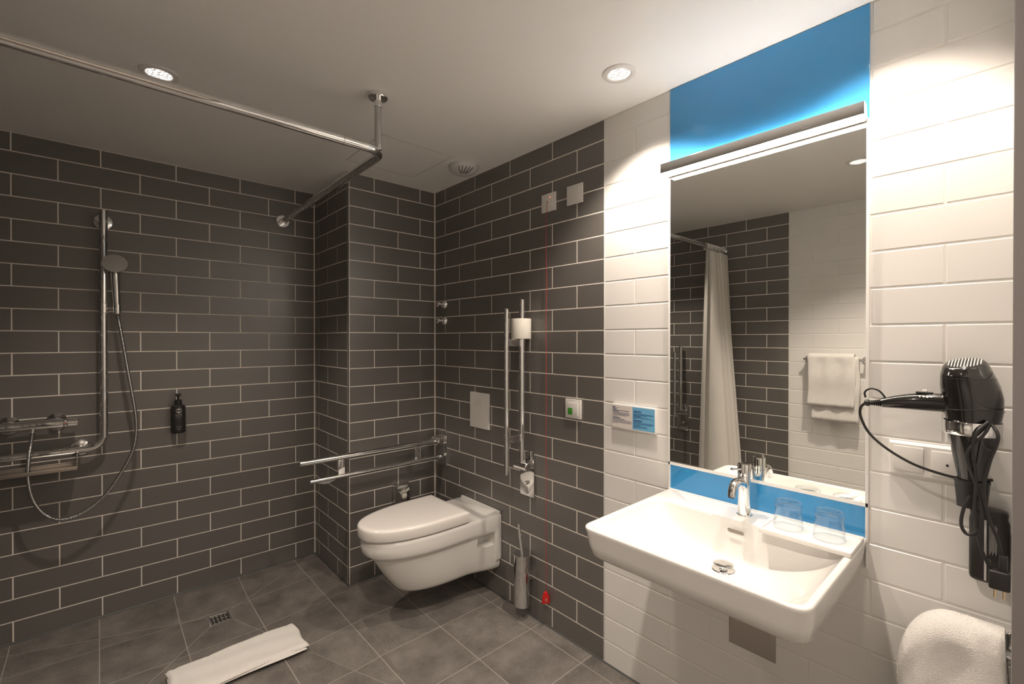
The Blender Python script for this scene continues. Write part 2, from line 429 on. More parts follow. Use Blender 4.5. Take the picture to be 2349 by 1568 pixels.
# floor drain
t = thing('floor_drain', 'square stainless steel drain grate set in the sloped shower floor', 'drain', (-1.17,.192,DZ))
bm = bmesh.new(); x0,x1,y0,y1 = -.05,.05,-.05,.05
add_box(bm, (-.052,-.052,-.012), (.052,-.044,.001)); add_box(bm, (-.052,.044,-.012), (.052,.052,.001))
add_box(bm, (-.052,-.044,-.012), (-.044,.044,.001)); add_box(bm, (.044,-.044,-.012), (.052,.044,.001))
from_bm('drain_frame', bm, M_CHROME, t)
bm = bmesh.new(); add_box(bm, (-.042,-.042,-.008), (.042,.042,-.003), .001); from_bm('drain_pit', bm, M_DGREY, t)
bm = bmesh.new()
for i in range(5):
    for j in range(4):
        if i % 2 == 0: add_box(bm, (-.034+j*.0185,-.036+i*.0165,-.003), (-.034+j*.0185+.012,-.036+i*.0165+.005,.0002), .0006, 1)
        elif j < 4: add_box(bm, (-.030+j*.0165,-.038+i*.0165,-.003), (-.030+j*.0165+.005,-.038+i*.0165+.011,.0002), .0006, 1)
for s_ in (-1, 1):
    add_box(bm, (-.044, s_*.0415-.003, -.003), (.044, s_*.0415+.003, 0)); add_box(bm, (s_*.0415-.003, -.044, -.003), (s_*.0415+.003, .044, 0))
from_bm('grate', bm, M_STEEL, t)

# folded bath mat
def cloth_block(name, x0, x1, y0, y1, z0, h, m, parent, nx=60, ny=30, rr=.02, seed=1, hems=()):
    random.seed(seed); ph = [random.uniform(0, 6) for _ in range(6)]
    V = []; F = []
    for j in range(ny+1):
        for i in range(nx+1):
            a, b = i/nx, j/ny; x = x0+(x1-x0)*a; y = y0+(y1-y0)*b
            x += .004*sin(9*b+ph[0]); y += .004*sin(7*a+ph[1])
            e = min(a*(x1-x0), (1-a)*(x1-x0), b*(y1-y0), (1-b)*(y1-y0))/rr; e = min(1, max(0, e))
            zz = z0 + h*math.sqrt(max(0, 1-(1-e)**2))*1.0 + (.0015*sin(20*a+ph[2]+3*b)+.0015*sin(14*b+ph[3]+5*a))*e
            for hx in hems:
                if abs(a-hx) < .012: zz -= .002
            V.append((x, y, zz))
    for j in range(ny):
        for i in range(nx):
            s = j*(nx+1)+i; F.append((s, s+1, s+nx+2, s+nx+1))
    o = from_pd(name, V, F, m, parent, True)
    return o
t = thing('bath_mat', 'white folded terry bath mat lying on the grey shower floor tiles', 'bath mat', (-1.17,-.285,0))
o = cloth_block('mat_top_layer', -.255, .245, -.11, .105, .011, .012, M_TOWEL, t, seed=3, rr=.010, hems=(.06,.3,.72,.93))
cloth_block('mat_lower_layer', -.252, .242, -.112, .10, .001, .012, M_TOWEL, t, seed=5, rr=.006)

# ---------------- ceiling fittings ----------------
def downlight(x, y, label, power, rot=0):
    t = thing('downlight', label, 'downlight', (x,y,CEIL), 'recessed ceiling downlights'); t.rotation_euler = (0,0,rot)
    lathe('trim_ring', [(.0405,-.0005),(.040,-.0045),(.044,-.0065),(.058,-.004),(.0605,0)], M_PLAST, t, n=64, cap=False)
    lathe('lens', [(0,-.0012),(.0405,-.0012)], M_LENS, t, n=48, cap=False)
    l = bpy.data.lights.new('downlight_beam', 'SPOT'); l.shadow_soft_size = .03; l.energy = DOWN_W*power; l.color = WARM; l.spot_size = radians(112); l.spot_blend = .62
    lo = bpy.data.objects.new('downlight_beam', l); C.objects.link(lo); lo.parent = t; lo.location = (0,0,-.006)
    return t
downlight(-.24, -1.59, 'round recessed ceiling downlight beside the blue glass panel', .72)
downlight(-1.465, -.49, 'round recessed ceiling downlight just above the chrome curtain rail', .6, .5)
downlight(-.24, -2.315, 'round ceiling downlight above the hairdryer end of the basin wall', .42)
downlight(-1.41, -1.97, 'round ceiling downlight reflected in the mirror below the lamp', 1.0)

t = thing('ceiling_detector', 'round white ceiling detector with slotted grille in the toilet corner', 'detector', (-.135,-.50,CEIL))
lathe('detector_body', [(.0,-.046),(.030,-.045),(.052,-.040),(.070,-.030),(.080,-.016),(.082,-.010),(.082,0)], M_GREYP, t, n=64, cap=False)
bm = bmesh.new()
for i in range(5):
    a0 = radians(205+i*15)
    pts = [Vector((cos(a0+.05*k)*rr, sin(a0+.05*k)*rr, zz)) for k, (rr, zz) in enumerate(((.028,-.0458),(.042,-.0440),(.055,-.0398),(.067,-.0335),(.0755,-.0245)))]
    add_tube(bm, pts, .0028, 6)
from_bm('grille_slots', bm, mat('slot_grey', (.16,.155,.15), .6), t)
bm = bmesh.new(); add_tube(bm, [Vector((cos(radians(a))*.0835, sin(radians(a))*.0835, -.012)) for a in range(150, 175, 5)], .0008, 6); from_bm('cover_seam', bm, MATS['slot_grey'], t)
lathe('test_button', [(0,-.046),(.006,-.045),(.006,-.042)], M_PLAST, t, (-.045,-.02,.003), n=16)

# ceiling access hatch: thin shadow gap lines and flush plate
t = thing('access_hatch', 'thin outlined access panel flush in the ceiling near the column', 'hatch', (-.455,-.365,CEIL))
bm = bmesh.new(); add_box(bm, (-.195,-.20,-.0012), (.195,.20,0), .0004, 1); from_bm('hatch_panel', bm, M_CEIL, t)
bm = bmesh.new()
for lo, hi in (((-.1975,-.2025,-.0010),(.1975,-.2010,.001)), ((-.1975,.2010,-.0010),(.1975,.2025,.001)), ((-.1975,-.201,-.0010),(-.196,.201,.001)), ((.196,-.201,-.0010),(.1975,.201,.001))): add_box(bm, lo, hi)
from_bm('hatch_gap', bm, mat('gap_shadow', (.35,.32,.29), .9), t)

# curtain rail with hanger
RY, RZ = -.890, 2.13
t = thing('curtain_rail', 'chrome L-shaped shower curtain rail hung from ceiling and walls', 'curtain rail', (-.82,-.88,CEIL))
t.location = (0,0,0)
tube('rail_tube', arc_path([(-.772,NY-.006,RZ+.006),(-.797,RY,RZ),(WX+.006,RY-.012,RZ)], .075, 14), .0172, M_CHROME, t, 28)
lathe('wall_flange', [(0,.012),(.036,.012),(.039,.009),(.039,0)], M_CHROME, t, (-.772,NY-.0012,RZ+.006), (0,-1,0))
lathe('wall_flange', [(0,.014),(.030,.014),(.034,.011),(.034,0)], M_CHROME, t, (WX+.0012,RY-.012,RZ), (1,0,0))
lathe('wall_socket', [(.0195,0),(.0195,.04),(.0172,.042)], M_CHROME, t, (-.772,NY-.012,RZ+.006), (-.017,-1,-.004))
lathe('ceiling_flange', [(0,-.017),(.034,-.017),(.037,-.014),(.037,0)], M_CHROME, t, (-.818,-.880,CEIL), (0,0,1))
bm = bmesh.new(); rod(bm, (-.818,-.880,CEIL-.015), (-.818,-.880,RZ+.014), .0135); o = from_bm('hanger_post', bm, M_CHROMED, t)
bm = bmesh.new(); rod(bm, (-.818,-.880,CEIL-.05), (-.818,-.880,CEIL-.012), .0148); from_bm('hanger_collar', bm, M_CHROME, t); bm = bmesh.new(); rod(bm, (-.818,-.884,RZ+.028), (-.815,-.888,RZ+.003), .009); from_bm('rail_clamp', bm, M_CHROME, t)
bm = bmesh.new(); rod(bm, (-.960,RY-.0015,RZ), (-.9612,RY-.0015,RZ), .0174, .0002); from_bm('rail_joint', bm, M_SEAL, t)

# curtain with rings, bunched against the west wall
t = thing('shower_curtain', 'long white shower curtain bunched at the rail end, seen in the mirror', 'shower curtain', (0,0,0))
NF = 9; NU = 200; NV = 40; V = []; F = []
for j in range(NV+1):
    z = 2.088-(2.088-.16)*j/NV; s = j/NV
    for i in range(NU+1):
        a = i/NU
        x = (-1.905+.07*s) + (-2.19+1.905-.055*s)*a
        amp = (.025+.068*s)*(1+.25*sin(a*11+1)); ph = a*NF*2*pi+.35*sin(a*7+s*2)
        y = RY-.040-.060*s + amp*sin(ph) - .03*s*sin(a*3) + .018*s*sin(a*19+2)
        x = max(WX+.012, x+.011*sin(ph*2+1)*(1+s))
        V.append((x, y, z+.006*sin(ph)*(1-s)))
for j in range(NV):
    for i in range(NU):
        s = j*(NU+1)+i; F.append((s, s+1, s+NU+2, s+NU+1))
from_pd('curtain_cloth', V, F, M_CURT, t, True)
M_CURT.node_tree.nodes['Principled BSDF'].inputs['Subsurface Weight'].default_value = .0
for k in range(12):
    x = -1.915-.023*k
    bm = bmesh.new(); yy = RY-.012
    add_tube(bm, [Vector((x+.004*sin(k*2.1), yy+.021*sin(a), RZ-.004+.024*cos(a))) for a in [2*pi*i/28 for i in range(29)]], .003, 8, cap=False)
    from_bm('curtain_ring', bm, M_PLAST, t)

# ---------------- blue glass, mirror, lamp ----------------
o = box('glass_splashback', (-.006,-2.2675,.829), (-.0002,-1.6575,CEIL-.002), M_BLUE, None, .0006)
tag(o, 'tall blue glass panel on the white wall behind the mirror', 'glass panel')
t = thing('wall_mirror', 'rectangular wall mirror between lamp and basin on blue glass', 'mirror', (0,-1.9615,.934))
box('mirror_glass', (-.0105,-.3000,0), (-.0062,.3000,1.09), M_MIRROR, t, .0)
bm = bmesh.new()
add_box(bm, (-.0108,-.3065,-.011), (-.0002,.3065,0)); add_box(bm, (-.0108,-.3075,-.11), (-.0002,-.3000,1.09), .0008)
add_box(bm, (-.0108,.3000,-.11), (-.0002,.3085,1.09), .0008)
from_bm('silicone_edge', bm, M_SILI, t)

LY0, LY1 = -2.264, -1.650
t = thing('mirror_lamp', 'long chrome bar lamp with glowing underside above the mirror', 'lamp', (0,-1.957,2.017))
box('lamp_housing', (-.060,-.307,.003), (-.006,.307,.038), M_CHROME, t, .0008)
box('lamp_diffuser', (-.0585,-.3055,-.001), (-.0190,.3055,.003), M_DIFF, t, .0005)
box('end_cap', (-.0605,-.3085,.0), (-.006,-.307,.0385), M_CHROME, t, .0004)
box('end_cap', (-.0605,.307,.0), (-.006,.3085,.0385), M_CHROME, t, .0004)
box('top_diffuser', (-.022,-.290,.0375), (-.010,.290,.0386), M_UPL, t, 0)
box('wall_bracket', (-.0190,-.3055,-.0035), (-.0110,.3055,.003), mat('lamp_bracket', (.20,.18,.165), .6), t, .0004)

# ---------------- basin ----------------
BY = -1.9600; HB = .3045
t = thing('washbasin', 'wide white rectangular ceramic basin mounted under the mirror', 'washbasin', (0,BY,.70))
def out_ring(f, hw, z, r, zback=None, n=14):
    """f = front x (positive distance), hw half width"""
    base = rrect(-f, -.0022, -hw, hw, r, n, rads=[.002, r, r, .002]); pts = []
    # densify straight runs
    res = []
    for i in range(len(base)):
        a, b = base[i], base[(i+1) % len(base)]
        L = math.hypot(b[0]-a[0], b[1]-a[1]); k = max(1, int(L/.02))
        res.append((a, b, k))
    for a, b, k in res:
        for q in range(k):
            u = q/k; pts.append((a[0]+(b[0]-a[0])*u, a[1]+(b[1]-a[1])*u))
    return pts
def norm_ring(f, hw, z0, z1, r, N=160):
    p = out_ring(f, hw, 0, r); # resample to N by arc length, starting on the wall side
    L = [0]
    for i in range(len(p)): 
        a, b = p[i], p[(i+1)%len(p)]; L.append(L[-1]+math.hypot(b[0]-a[0], b[1]-a[1]))
    out = []
    for k in range(N):
        s = L[-1]*k/N; i = max(j for j in range(len(L)) if L[j] <= s+1e-12); i = min(i, len(p)-1)
        u = (s-L[i])/max(1e-9, L[i+1]-L[i]); a, b = p[i], p[(i+1)%len(p)]
        x = a[0]+(b[0]-a[0])*u; y = a[1]+(b[1]-a[1])*u
        out.append((x, y, z0+(z1-z0)*(-x)/f))      # z0 at wall, z1 at the front
    return out
RT = .130
def inner(N=160):
    base = norm_ring(.5, .28, 0, 0, .03, N); x0, x1, y0, y1 = -.520, -.134, -HB+.017, HB-.017
    out = []
    for x, y, z in base:
        u = (x+.25)/.25; v = y/.28
        out.append((x, y))
    p = rrect(x0, x1, y0, y1, .03, 14, rads=[.045,.03,.03,.045]); q = []
    P2 = []
    for i in range(len(p)):
        a, b = p[i], p[(i+1)%len(p)]; Ls = math.hypot(b[0]-a[0], b[1]-a[1]); k = max(1, int(Ls/.01))
        for s in range(k): P2.append((a[0]+(b[0]-a[0])*s/k, a[1]+(b[1]-a[1])*s/k))
    return P2
# match inner points to outer by angle about the bowl centre
def at_angle(poly, c, a):
    d = (cos(a), sin(a)); best = None
    for i in range(len(poly)):
        p, q = poly[i], poly[(i+1)%len(poly)]
        ex, ey = q[0]-p[0], q[1]-p[1]; den = d[0]*ey-d[1]*ex
        if abs(den) < 1e-12: continue
        t_ = ((p[0]-c[0])*ey-(p[1]-c[1])*ex)/den; s_ = ((p[0]-c[0])*d[1]-(p[1]-c[1])*d[0])/den
        if t_ > 0 and -1e-9 <= s_ <= 1+1e-9: best = t_
    return (c[0]+d[0]*best, c[1]+d[1]*best)
cc = (-.25, 0); NA = 220
def angs():
    # more rays towards the corners
    return [2*pi*k/NA for k in range(NA)]
inn = inner()
IN = [at_angle(inn, cc, a) for a in angs()]
def ring_poly(f, hw, r): return [(x, y) for x, y, z in norm_ring(f, hw, 0, 0, r, 400)]
def R(f, hw, r, zb, zfr):
    pl = ring_poly(f, hw, r); out = []
    for a in angs():
        x, y = at_angle(pl, cc, a); out.append((x, y, zb+(zfr-zb)*(-x)/f))
    return out
z0 = 0.0   # local z = world - .70
def bowl_z(x, y):
    D = .104
    u = min(1, abs(y)/(HB-.017)); gy = 1-u**2.6
    db = (-.134-x); df = (x+.520)
    kb = min(1, max(0, db/.05)); kb = 1-(1-kb)**2.2
    kf = min(1, max(0, df/.13)); kf = 1-(1-kf)**2.0
    fall = .010*(1-min(1, math.hypot(x+.25, y*.7)/.25))
    return .1285 - (D*max(0, gy)**.8*kb*kf + fall*kb*kf*gy)
rings = [R(.40, HB-.09, .06, .016, .012), R(.44, HB-.05, .05, .022, .018), R(.497, HB-.022, .045, .040, .0335), R(.506, HB-.014, .042, .042, .0355), R(.513, HB-.009, .040, .048, .043), R(.523, HB-.005, .038, .080, .075), R(.531, HB-.001, .036, .120, .117), R(.5335, HB, .036, .1265, .1245), R(.532, HB-.0012, .036, .1287, .1283), R(.527, HB-.005, .034, .1300, .1300)]
last = rings[-1]
mid = []
for (x, y, z), (ix, iy) in zip(last, IN): mid.append((x+(ix-x)*.75, y+(iy-y)*.75, .1300))
rings.append(mid); rings.append([(x, y, .1285) for x, y in IN])
for s in (.985,.96,.93,.89,.84,.78,.71,.63,.55,.46,.37,.28,.19,.12,.07):
    rings.append([(cc[0]+(x-cc[0])*s, cc[1]+(y-cc[1])*s, bowl_z(cc[0]+(x-cc[0])*s, cc[1]+(y-cc[1])*s)) for x, y in IN])
loft('basin_bowl', rings, M_CERAM, t, ang=75)
# overflow slot on the back wall of the bowl
def capsule(hw, hh, n=10):
    return [(hw-hh+hh*cos(a), hh*sin(a)) for a in [(-pi/2)+pi*k/n for k in range(n+1)]] + [(-(hw-hh)-hh*cos(a), -hh*sin(a)) for a in [(-pi/2)+pi*k/n for k in range(n+1)]]
xs = -.1475
bm = bmesh.new()
vs = [bm.verts.new((xs-.0002-.35*v-.0028, u-.002, .099+v)) for u, v in capsule(.025,.0068)]; bm.faces.new(vs); ex = bmesh.ops.extrude_face_region(bm, geom=list(bm.faces)); bmesh.ops.translate(bm, verts=[v for v in ex['geom'] if isinstance(v, bmesh.types.BMVert)], vec=(-.0010,0,0))
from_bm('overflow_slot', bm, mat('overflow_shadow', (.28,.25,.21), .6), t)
bzc = bowl_z(-.25, 0)
lathe('drain_ring', [(.0,.0),(.031,.0005),(.0325,.002),(.030,.0035),(.024,.0015),(0,.001)], M_CHROME, t, (-.25,-.007,bzc+.0005), n=48)
lathe('drain_plug', [(.011,.0),(.012,.008),(.020,.0105),(.0275,.0135),(.0285,.0155),(.026,.0168),(.014,.0180),(0,.0183)], M_CHROME, t, (-.25,-.007,bzc+.0025), n=48)
# white seal where the basin meets the wall
bm = bmesh.new()
add_box(bm, (-.006,-HB-.003,.046), (-.0005,-HB+.003,.128), .002); add_box(bm, (-.008,HB-.003,.045), (-.0005,HB+.004,.128), .002); add_box(bm, (-.012,-HB,.1285), (-.0062,HB,.1335), .0015)
from_bm('silicone_seal', bm, M_SILI, t)

# tap
t = thing('basin_mixer_tap', 'chrome single-lever mixer tap on the back ledge of the basin', 'tap', (-.071,-1.957,.830))
lathe('tap_body', [(0,0),(.0235,0),(.0235,.003),(.0215,.005),(.0205,.012),(.0195,.04),(.0198,.085),(.0203,.125),(.0203,.128),(0,.128)], M_CHROME, t, n=48)
lathe('tap_head', [(0,.1288),(.0203,.1288),(.0206,.132),(.0206,.162),(.0196,.166),(.012,.1685),(0,.169)], M_CHROME, t, n=48)
sp = smooth_path([(-.010,0,.096),(-.035,0,.112),(-.062,0,.117),(-.082,0,.111),(-.094,0,.096),(-.098,0,.080)], 8)
tube('spout', sp, .012, M_CHROME, t, 28, rfun=lambda s: .0145-.0022*s)
lathe('aerator', [(0,0),(.0095,0),(.0095,.003)], M_DGREY, t, (-.098,0,.0785), (0,0,1), n=24)
bm = bmesh.new(); rod(bm, (-.018,.004,.151), (-.066,.012,.158), .0032, .001, 16); add_lathe(bm, [(0,-.005),(.004,-.004),(.0050,0),(.004,.004),(0,.005)], (-.066,.012,.158), (-1,.1,0), 16); from_bm('lever_pin', bm, M_CHROME, t)

# tray and tumblers
t = thing('amenity_tray', 'shallow white tray on the basin ledge carrying two tumblers', 'tray', (-.104,-2.149,.8302))
ol = rrect(-.076,.074,-.115,.115,.004,4); il = rrect(-.066,.064,-.105,.105,.003,4)
rings = [[(x*.97,y*.985,0) for x,y in ol], [(x,y,.002) for x,y in ol], [(x,y,.0128) for x,y in ol], [(x*.99,y*.993,.0138) for x,y in ol], [(x,y,.0138) for x,y in il], [(x*.97,y*.98,.0090) for x,y in il]]
loft('tray_dish', rings, M_PLAST, t, ang=50)
def thin_glass():
    m = bpy.data.materials.new('thin_glass'); m.use_nodes = True; nt = m.node_tree; nt.nodes.remove(nt.nodes['Principled BSDF'])
    out = nt.nodes['Material Output']; tr = nt.nodes.new('ShaderNodeBsdfTransparent'); tr.inputs[0].default_value = (.955,.975,.985,1)
    gl = nt.nodes.new('ShaderNodeBsdfGlossy'); gl.inputs['Roughness'].default_value = .02
    lw = nt.nodes.new('ShaderNodeLayerWeight'); lw.inputs[0].default_value = .5
    pw = nt.nodes.new('ShaderNodeMath'); pw.operation = 'POWER'; pw.inputs[1].default_value = 3.5; nt.links.new(lw.outputs['Facing'], pw.inputs[0])
    fr = nt.nodes.new('ShaderNodeMath'); fr.operation = 'MULTIPLY_ADD'; fr.inputs[1].default_value = .55; fr.inputs[2].default_value = .04; nt.links.new(pw.outputs[0], fr.inputs[0]); mx = nt.nodes.new('ShaderNodeMixShader')
    nt.links.new(fr.outputs[0], mx.inputs[0]); nt.links.new(tr.outputs[0], mx.inputs[1]); nt.links.new(gl.outputs[0], mx.inputs[2]); nt.links.new(mx.outputs[0], out.inputs[0])
    return m
M_THIN = thin_glass()
def tumbler(x, y, label):
    t = thing('glass_tumbler', label, 'glass', (x,y,.8394), 'upturned tumblers on the tray')
    o = [(.0385,.0003),(.0392,.0015),(.0385,.010),(.0368,.028),(.0350,.045),(.0342,.058),(.0342,.0615)]
    lathe('glass_wall', o+[(.0330,.0615),(.0328,.056),(.0336,.045),(.0354,.028),(.0372,.010),(.0378,.0015),(.0376,.0003),(.0385,.0003)], M_THIN, t, n=64, cap=False, ang=60)
    lathe('glass_base', [(0,.0660),(.027,.0660),(.0322,.0620),(.0343,.0616),(.0362,.064),(.0366,.070),(.0350,.0755),(.0315,.078),(.027,.0775),(.022,.0755),(0,.0745)], M_THIN, t, n=64, cap=False, ang=60)
    return t
tumbler(-.102,-2.094,'upturned clear glass tumbler nearer the tap on the white tray')
tumbler(-.104,-2.198,'upturned clear glass tumbler farther from the tap on the white tray')

# access plate under basin
t = thing('drain_cover_box', 'stainless steel box cover on white tiles beneath the basin', 'cover', (0,-1.954,.349))
def frust(name, y0,y1,zz0,zz1,d,i,m,par):
    o = [(-.0012,y0,zz0),(-.0012,y1,zz0),(-.0012,y1,zz1),(-.0012,y0,zz1)]; q = [(-d,y0+i,zz0+i),(-d,y1-i,zz0+i),(-d,y1-i,zz1-i),(-d,y0+i,zz1-i)]
    return from_pd(name, o+q, [(4,5,6,7),(0,1,5,4),(1,2,6,5),(2,3,7,6),(3,0,4,7)], m, par)
frust('cover_plate', -.075,.075,0,.150,.011,.012,M_STEEL,t)
for yy in (-.050,.042): lathe('screw', [(0,.003),(.0045,.002),(.005,0)], M_CHROMED, t, (-.011,yy,.093), (-1,0,0), n=16)

# ---------------- wall sign, switches, sockets ----------------
t = thing('information_sign', 'small landscape sign, white left half and blue right half, printed text', 'sign', (0,-1.4995,1.032))
box('sign_block', (-.014,-.102,-.004), (-.0013,.102,.098), M_SILI, t, .001)
box('white_sheet', (-.0146,.001,.002), (-.0141,.1005,.0925), mat('sign_paper', (.72,.67,.63), .4), t, 0)
box('blue_sheet', (-.0146,-.0995,.002), (-.0141,.001,.0925), M_PRINTB, t, 0)
def textlines(name, ytop, rows, y_left, mi, ml, par):
    bmb = bmesh.new(); bml = bmesh.new()
    for (z, hh, wd, bold) in rows:
        y = y_left; random.seed(int(z*99999))
        while y > y_left-wd:
            ww = min(random.uniform(.003,.009)*(1.1 if bold else .9), y-(y_left-wd))
            add_box(bmb if bold else bml, (-.0150, y-ww, z-hh), (-.0145, y, z)); y -= ww+.0013
    from_bm(name, bmb, mi, par, False); from_bm('body_print', bml, ml, par, False)
rowsL = [(.087,.004,.013,1),(.083,.0018,.034,0),(.0785,.0028,.020,1),(.0725,.0022,.080,1),(.0688,.0022,.032,1)]+[(.0645-.0032*i,.0013,w_,0) for i, w_ in enumerate((.082,.082,.082,.082,.070))]+[(.0470,.0018,.024,0),(.0425,.0030,.038,1),(.0365,.0018,.060,1)]+[(.0325-.0033*i,.0013,w_,0) for i, w_ in enumerate((.090,.091,.092,.088,.025))]
textlines('heading_print', 0, rowsL, .0975, M_INK, M_INKL, t)
rowsR = [(.078,.0032,.036,1),(.0735,.0016,.036,0)]+[(.0685-.0032*i,.0014,w_,0) for i, w_ in enumerate((.088,.090,.062))]+[(.0585,.0022,.034,1)]+[(.0545-.0032*i,.0013,w_,0) for i, w_ in enumerate((.068,.092,.010))]+[(.0415,.0034,.040,1),(.0370,.0016,.034,0)]+[(.0325-.0032*i,.0013,w_,0) for i, w_ in enumerate((.090,.091,.080))]+[(.0215,.0020,.032,1)]+[(.0175-.0032*i,.0013,w_,0) for i, w_ in enumerate((.060,.065,.020))]
textlines('blue_heading_print', 0, rowsR, -.0035, M_INK, mat('dark_blue_ink', (.04,.12,.30), .5), t)

def switch(y, z, label, kind):
    t = thing('wall_switch' if kind != 'button' else 'push_button', label, 'switch', (0,y,z))
    box('frame_plate', (-.0095,-.0455,-.0435), (-.0008,.0455,.0435), M_PLAST, t, .0012)
    box('rocker', (-.0125,-.030,-.030), (-.0094,.030,.030), M_PLAST, t, .001)
    return t
switch(-1.1855,2.0625,'blank square white switch plate high on the dark tiles','plain')
t = switch(-1.0215,2.061,'white pull-cord alarm switch with red light high on dark tiles','cord')
lathe('cord_boss', [(.013,0),(.013,.0012),(.004,.0018),(0,.0018)], M_PLAST, t, (-.0124,.0,-.002), (-1,0,0), n=32)
lathe('cord_hole', [(0,.0021),(.0028,.0021),(.0028,0)], M_DGREY, t, (-.0124,0,.002), (-1,0,0), n=16)
lathe('alarm_light', [(0,.002),(.0022,.0012),(.0024,0)], M_LED, t, (-.0124,-.014,.022), (-1,0,0), n=16)
pc = [(-.0145,0,.002),(-.0165,.003,-.02)]+[(-.018+.0012*sin(i*1.7), .0045+.0018*sin(i*1.1), -.02-.0855*i) for i in range(1, 22)]+[(-.018,.0065,-1.885)]
tube('pull_cord', smooth_path(pc, 4), .0011, M_REDC, t, 8)
hz = -1.93
ho = [(0,.042),(.007,.040),(.010,.034),(.0105,.028),(.0145,.022),(.0165,.015),(.0185,-.010),(.0175,-.013),(-.0175,-.013),(-.0185,-.010),(-.0165,.015),(-.0145,.022),(-.0105,.028),(-.010,.034),(-.007,.040)]
o = prism('pull_handle', [(u,v) for u,v in ho], 'x', -.0065, .0065, M_RED, t, .0012)
o.rotation_euler = (0,0,radians(65)); o.location = (-.019,.0065,hz+.003)
bm = bmesh.new(); add_box(bm, (-.0072,-.006,-.004), (-.0066,.006,.012), .0002); o2 = from_bm('handle_emblem', bm, mat('faded_emblem', (.55,.16,.14), .4), o)
t = switch(-1.1775,1.080,'white square call button with green corner beside the cord','button')
box('green_marker', (-.0130,.0005,-.0265), (-.0124,.0275,.004), M_GREEN, t, .0002)

t = thing('double_wall_socket', 'white double switch plate on white tiles behind the hairdryer', 'switch plate', (0,-2.392,1.077))
frust('frame_plate', -.080,.080,-.046,.046,.016,.006,M_PLAST,t)
box('rocker', (-.0205,.006,-.030), (-.0158,.068,.034), M_PLAST, t, .001)
box('socket_cover', (-.0205,-.070,-.032), (-.0158,-.010,.032), M_PLAST, t, .001)
lathe('keyhole', [(0,.0006),(.003,.0006),(.003,0)], M_DGREY, t, (-.0205,-.040,0), (-1,0,0), n=16)
bm = bmesh.new(); add_tube(bm, [Vector((-.0208,.018+.0035*cos(a), -.022+.0035*sin(a))) for a in [pi*.15+1.7*pi*k/14 for k in range(15)]], .0004, 6); add_box(bm, (-.021,.0205,-.0224), (-.0206,.0235,-.0216)); from_bm('bell_symbol', bm, M_GREYP, t)

# flush plate
t = thing('flush_plate', 'white dual-button flush plate on dark tiles above the toilet', 'flush plate', (0,-.4795,.994))
box('plate', (-.0125,-.0855,-.101), (-.0012,.0855,.101), M_PLAST, t, .0015)
box('small_button', (-.0140,-.038,.030), (-.0120,.030,.062), M_PLAST, t, .0006)
box('large_button', (-.0140,-.038,-.045), (-.0120,.030,.0285), M_PLAST, t, .0006)
box('maker_mark', (-.0143,-.006,-.0355), (-.0139,.004,-.0335), M_GREYP, t, 0)

# stop valves in the corner
def valve(z, label, dot):
    t = thing('stop_valve', label, 'valve', (0,-.112,z), 'pair of stop valves in the corner')
    lathe('rosette', [(0,.022),(.012,.021),(.020,.016),(.027,.008),(.030,.003),(.030,0)], M_CHROME, t, (-.0012,0,0), (-1,0,0), n=40)
    bm = bmesh.new(); add_lathe(bm, [(.009,.0),(.009,.014),(.013,.022),(.019,.030),(.0205,.034),(.019,.037),(.010,.039),(0,.040)], (-.020,0,0), (-1,0,0), 24)
    b2 = from_bm('valve_handle', bm, M_CHROME, t)
    for v in b2.data.vertices:
        a = math.atan2(v.co.z, v.co.y); r = math.hypot(v.co.y, v.co.z)
        if r > .015: k = 1-.16*(1+cos(3*a+1))/2; v.co.y *= k; v.co.z *= k
    lathe('colour_dot', [(0,.0012),(.0035,.001),(.004,0)], dot, t, (-.0598,0,0), (-1,0,0), n=16)
valve(1.622,'upper chrome stop valve with red dot in the tiled corner',M_RED)
valve(1.519,'lower chrome stop valve with blue dot in the tiled corner',M_BLUEC)

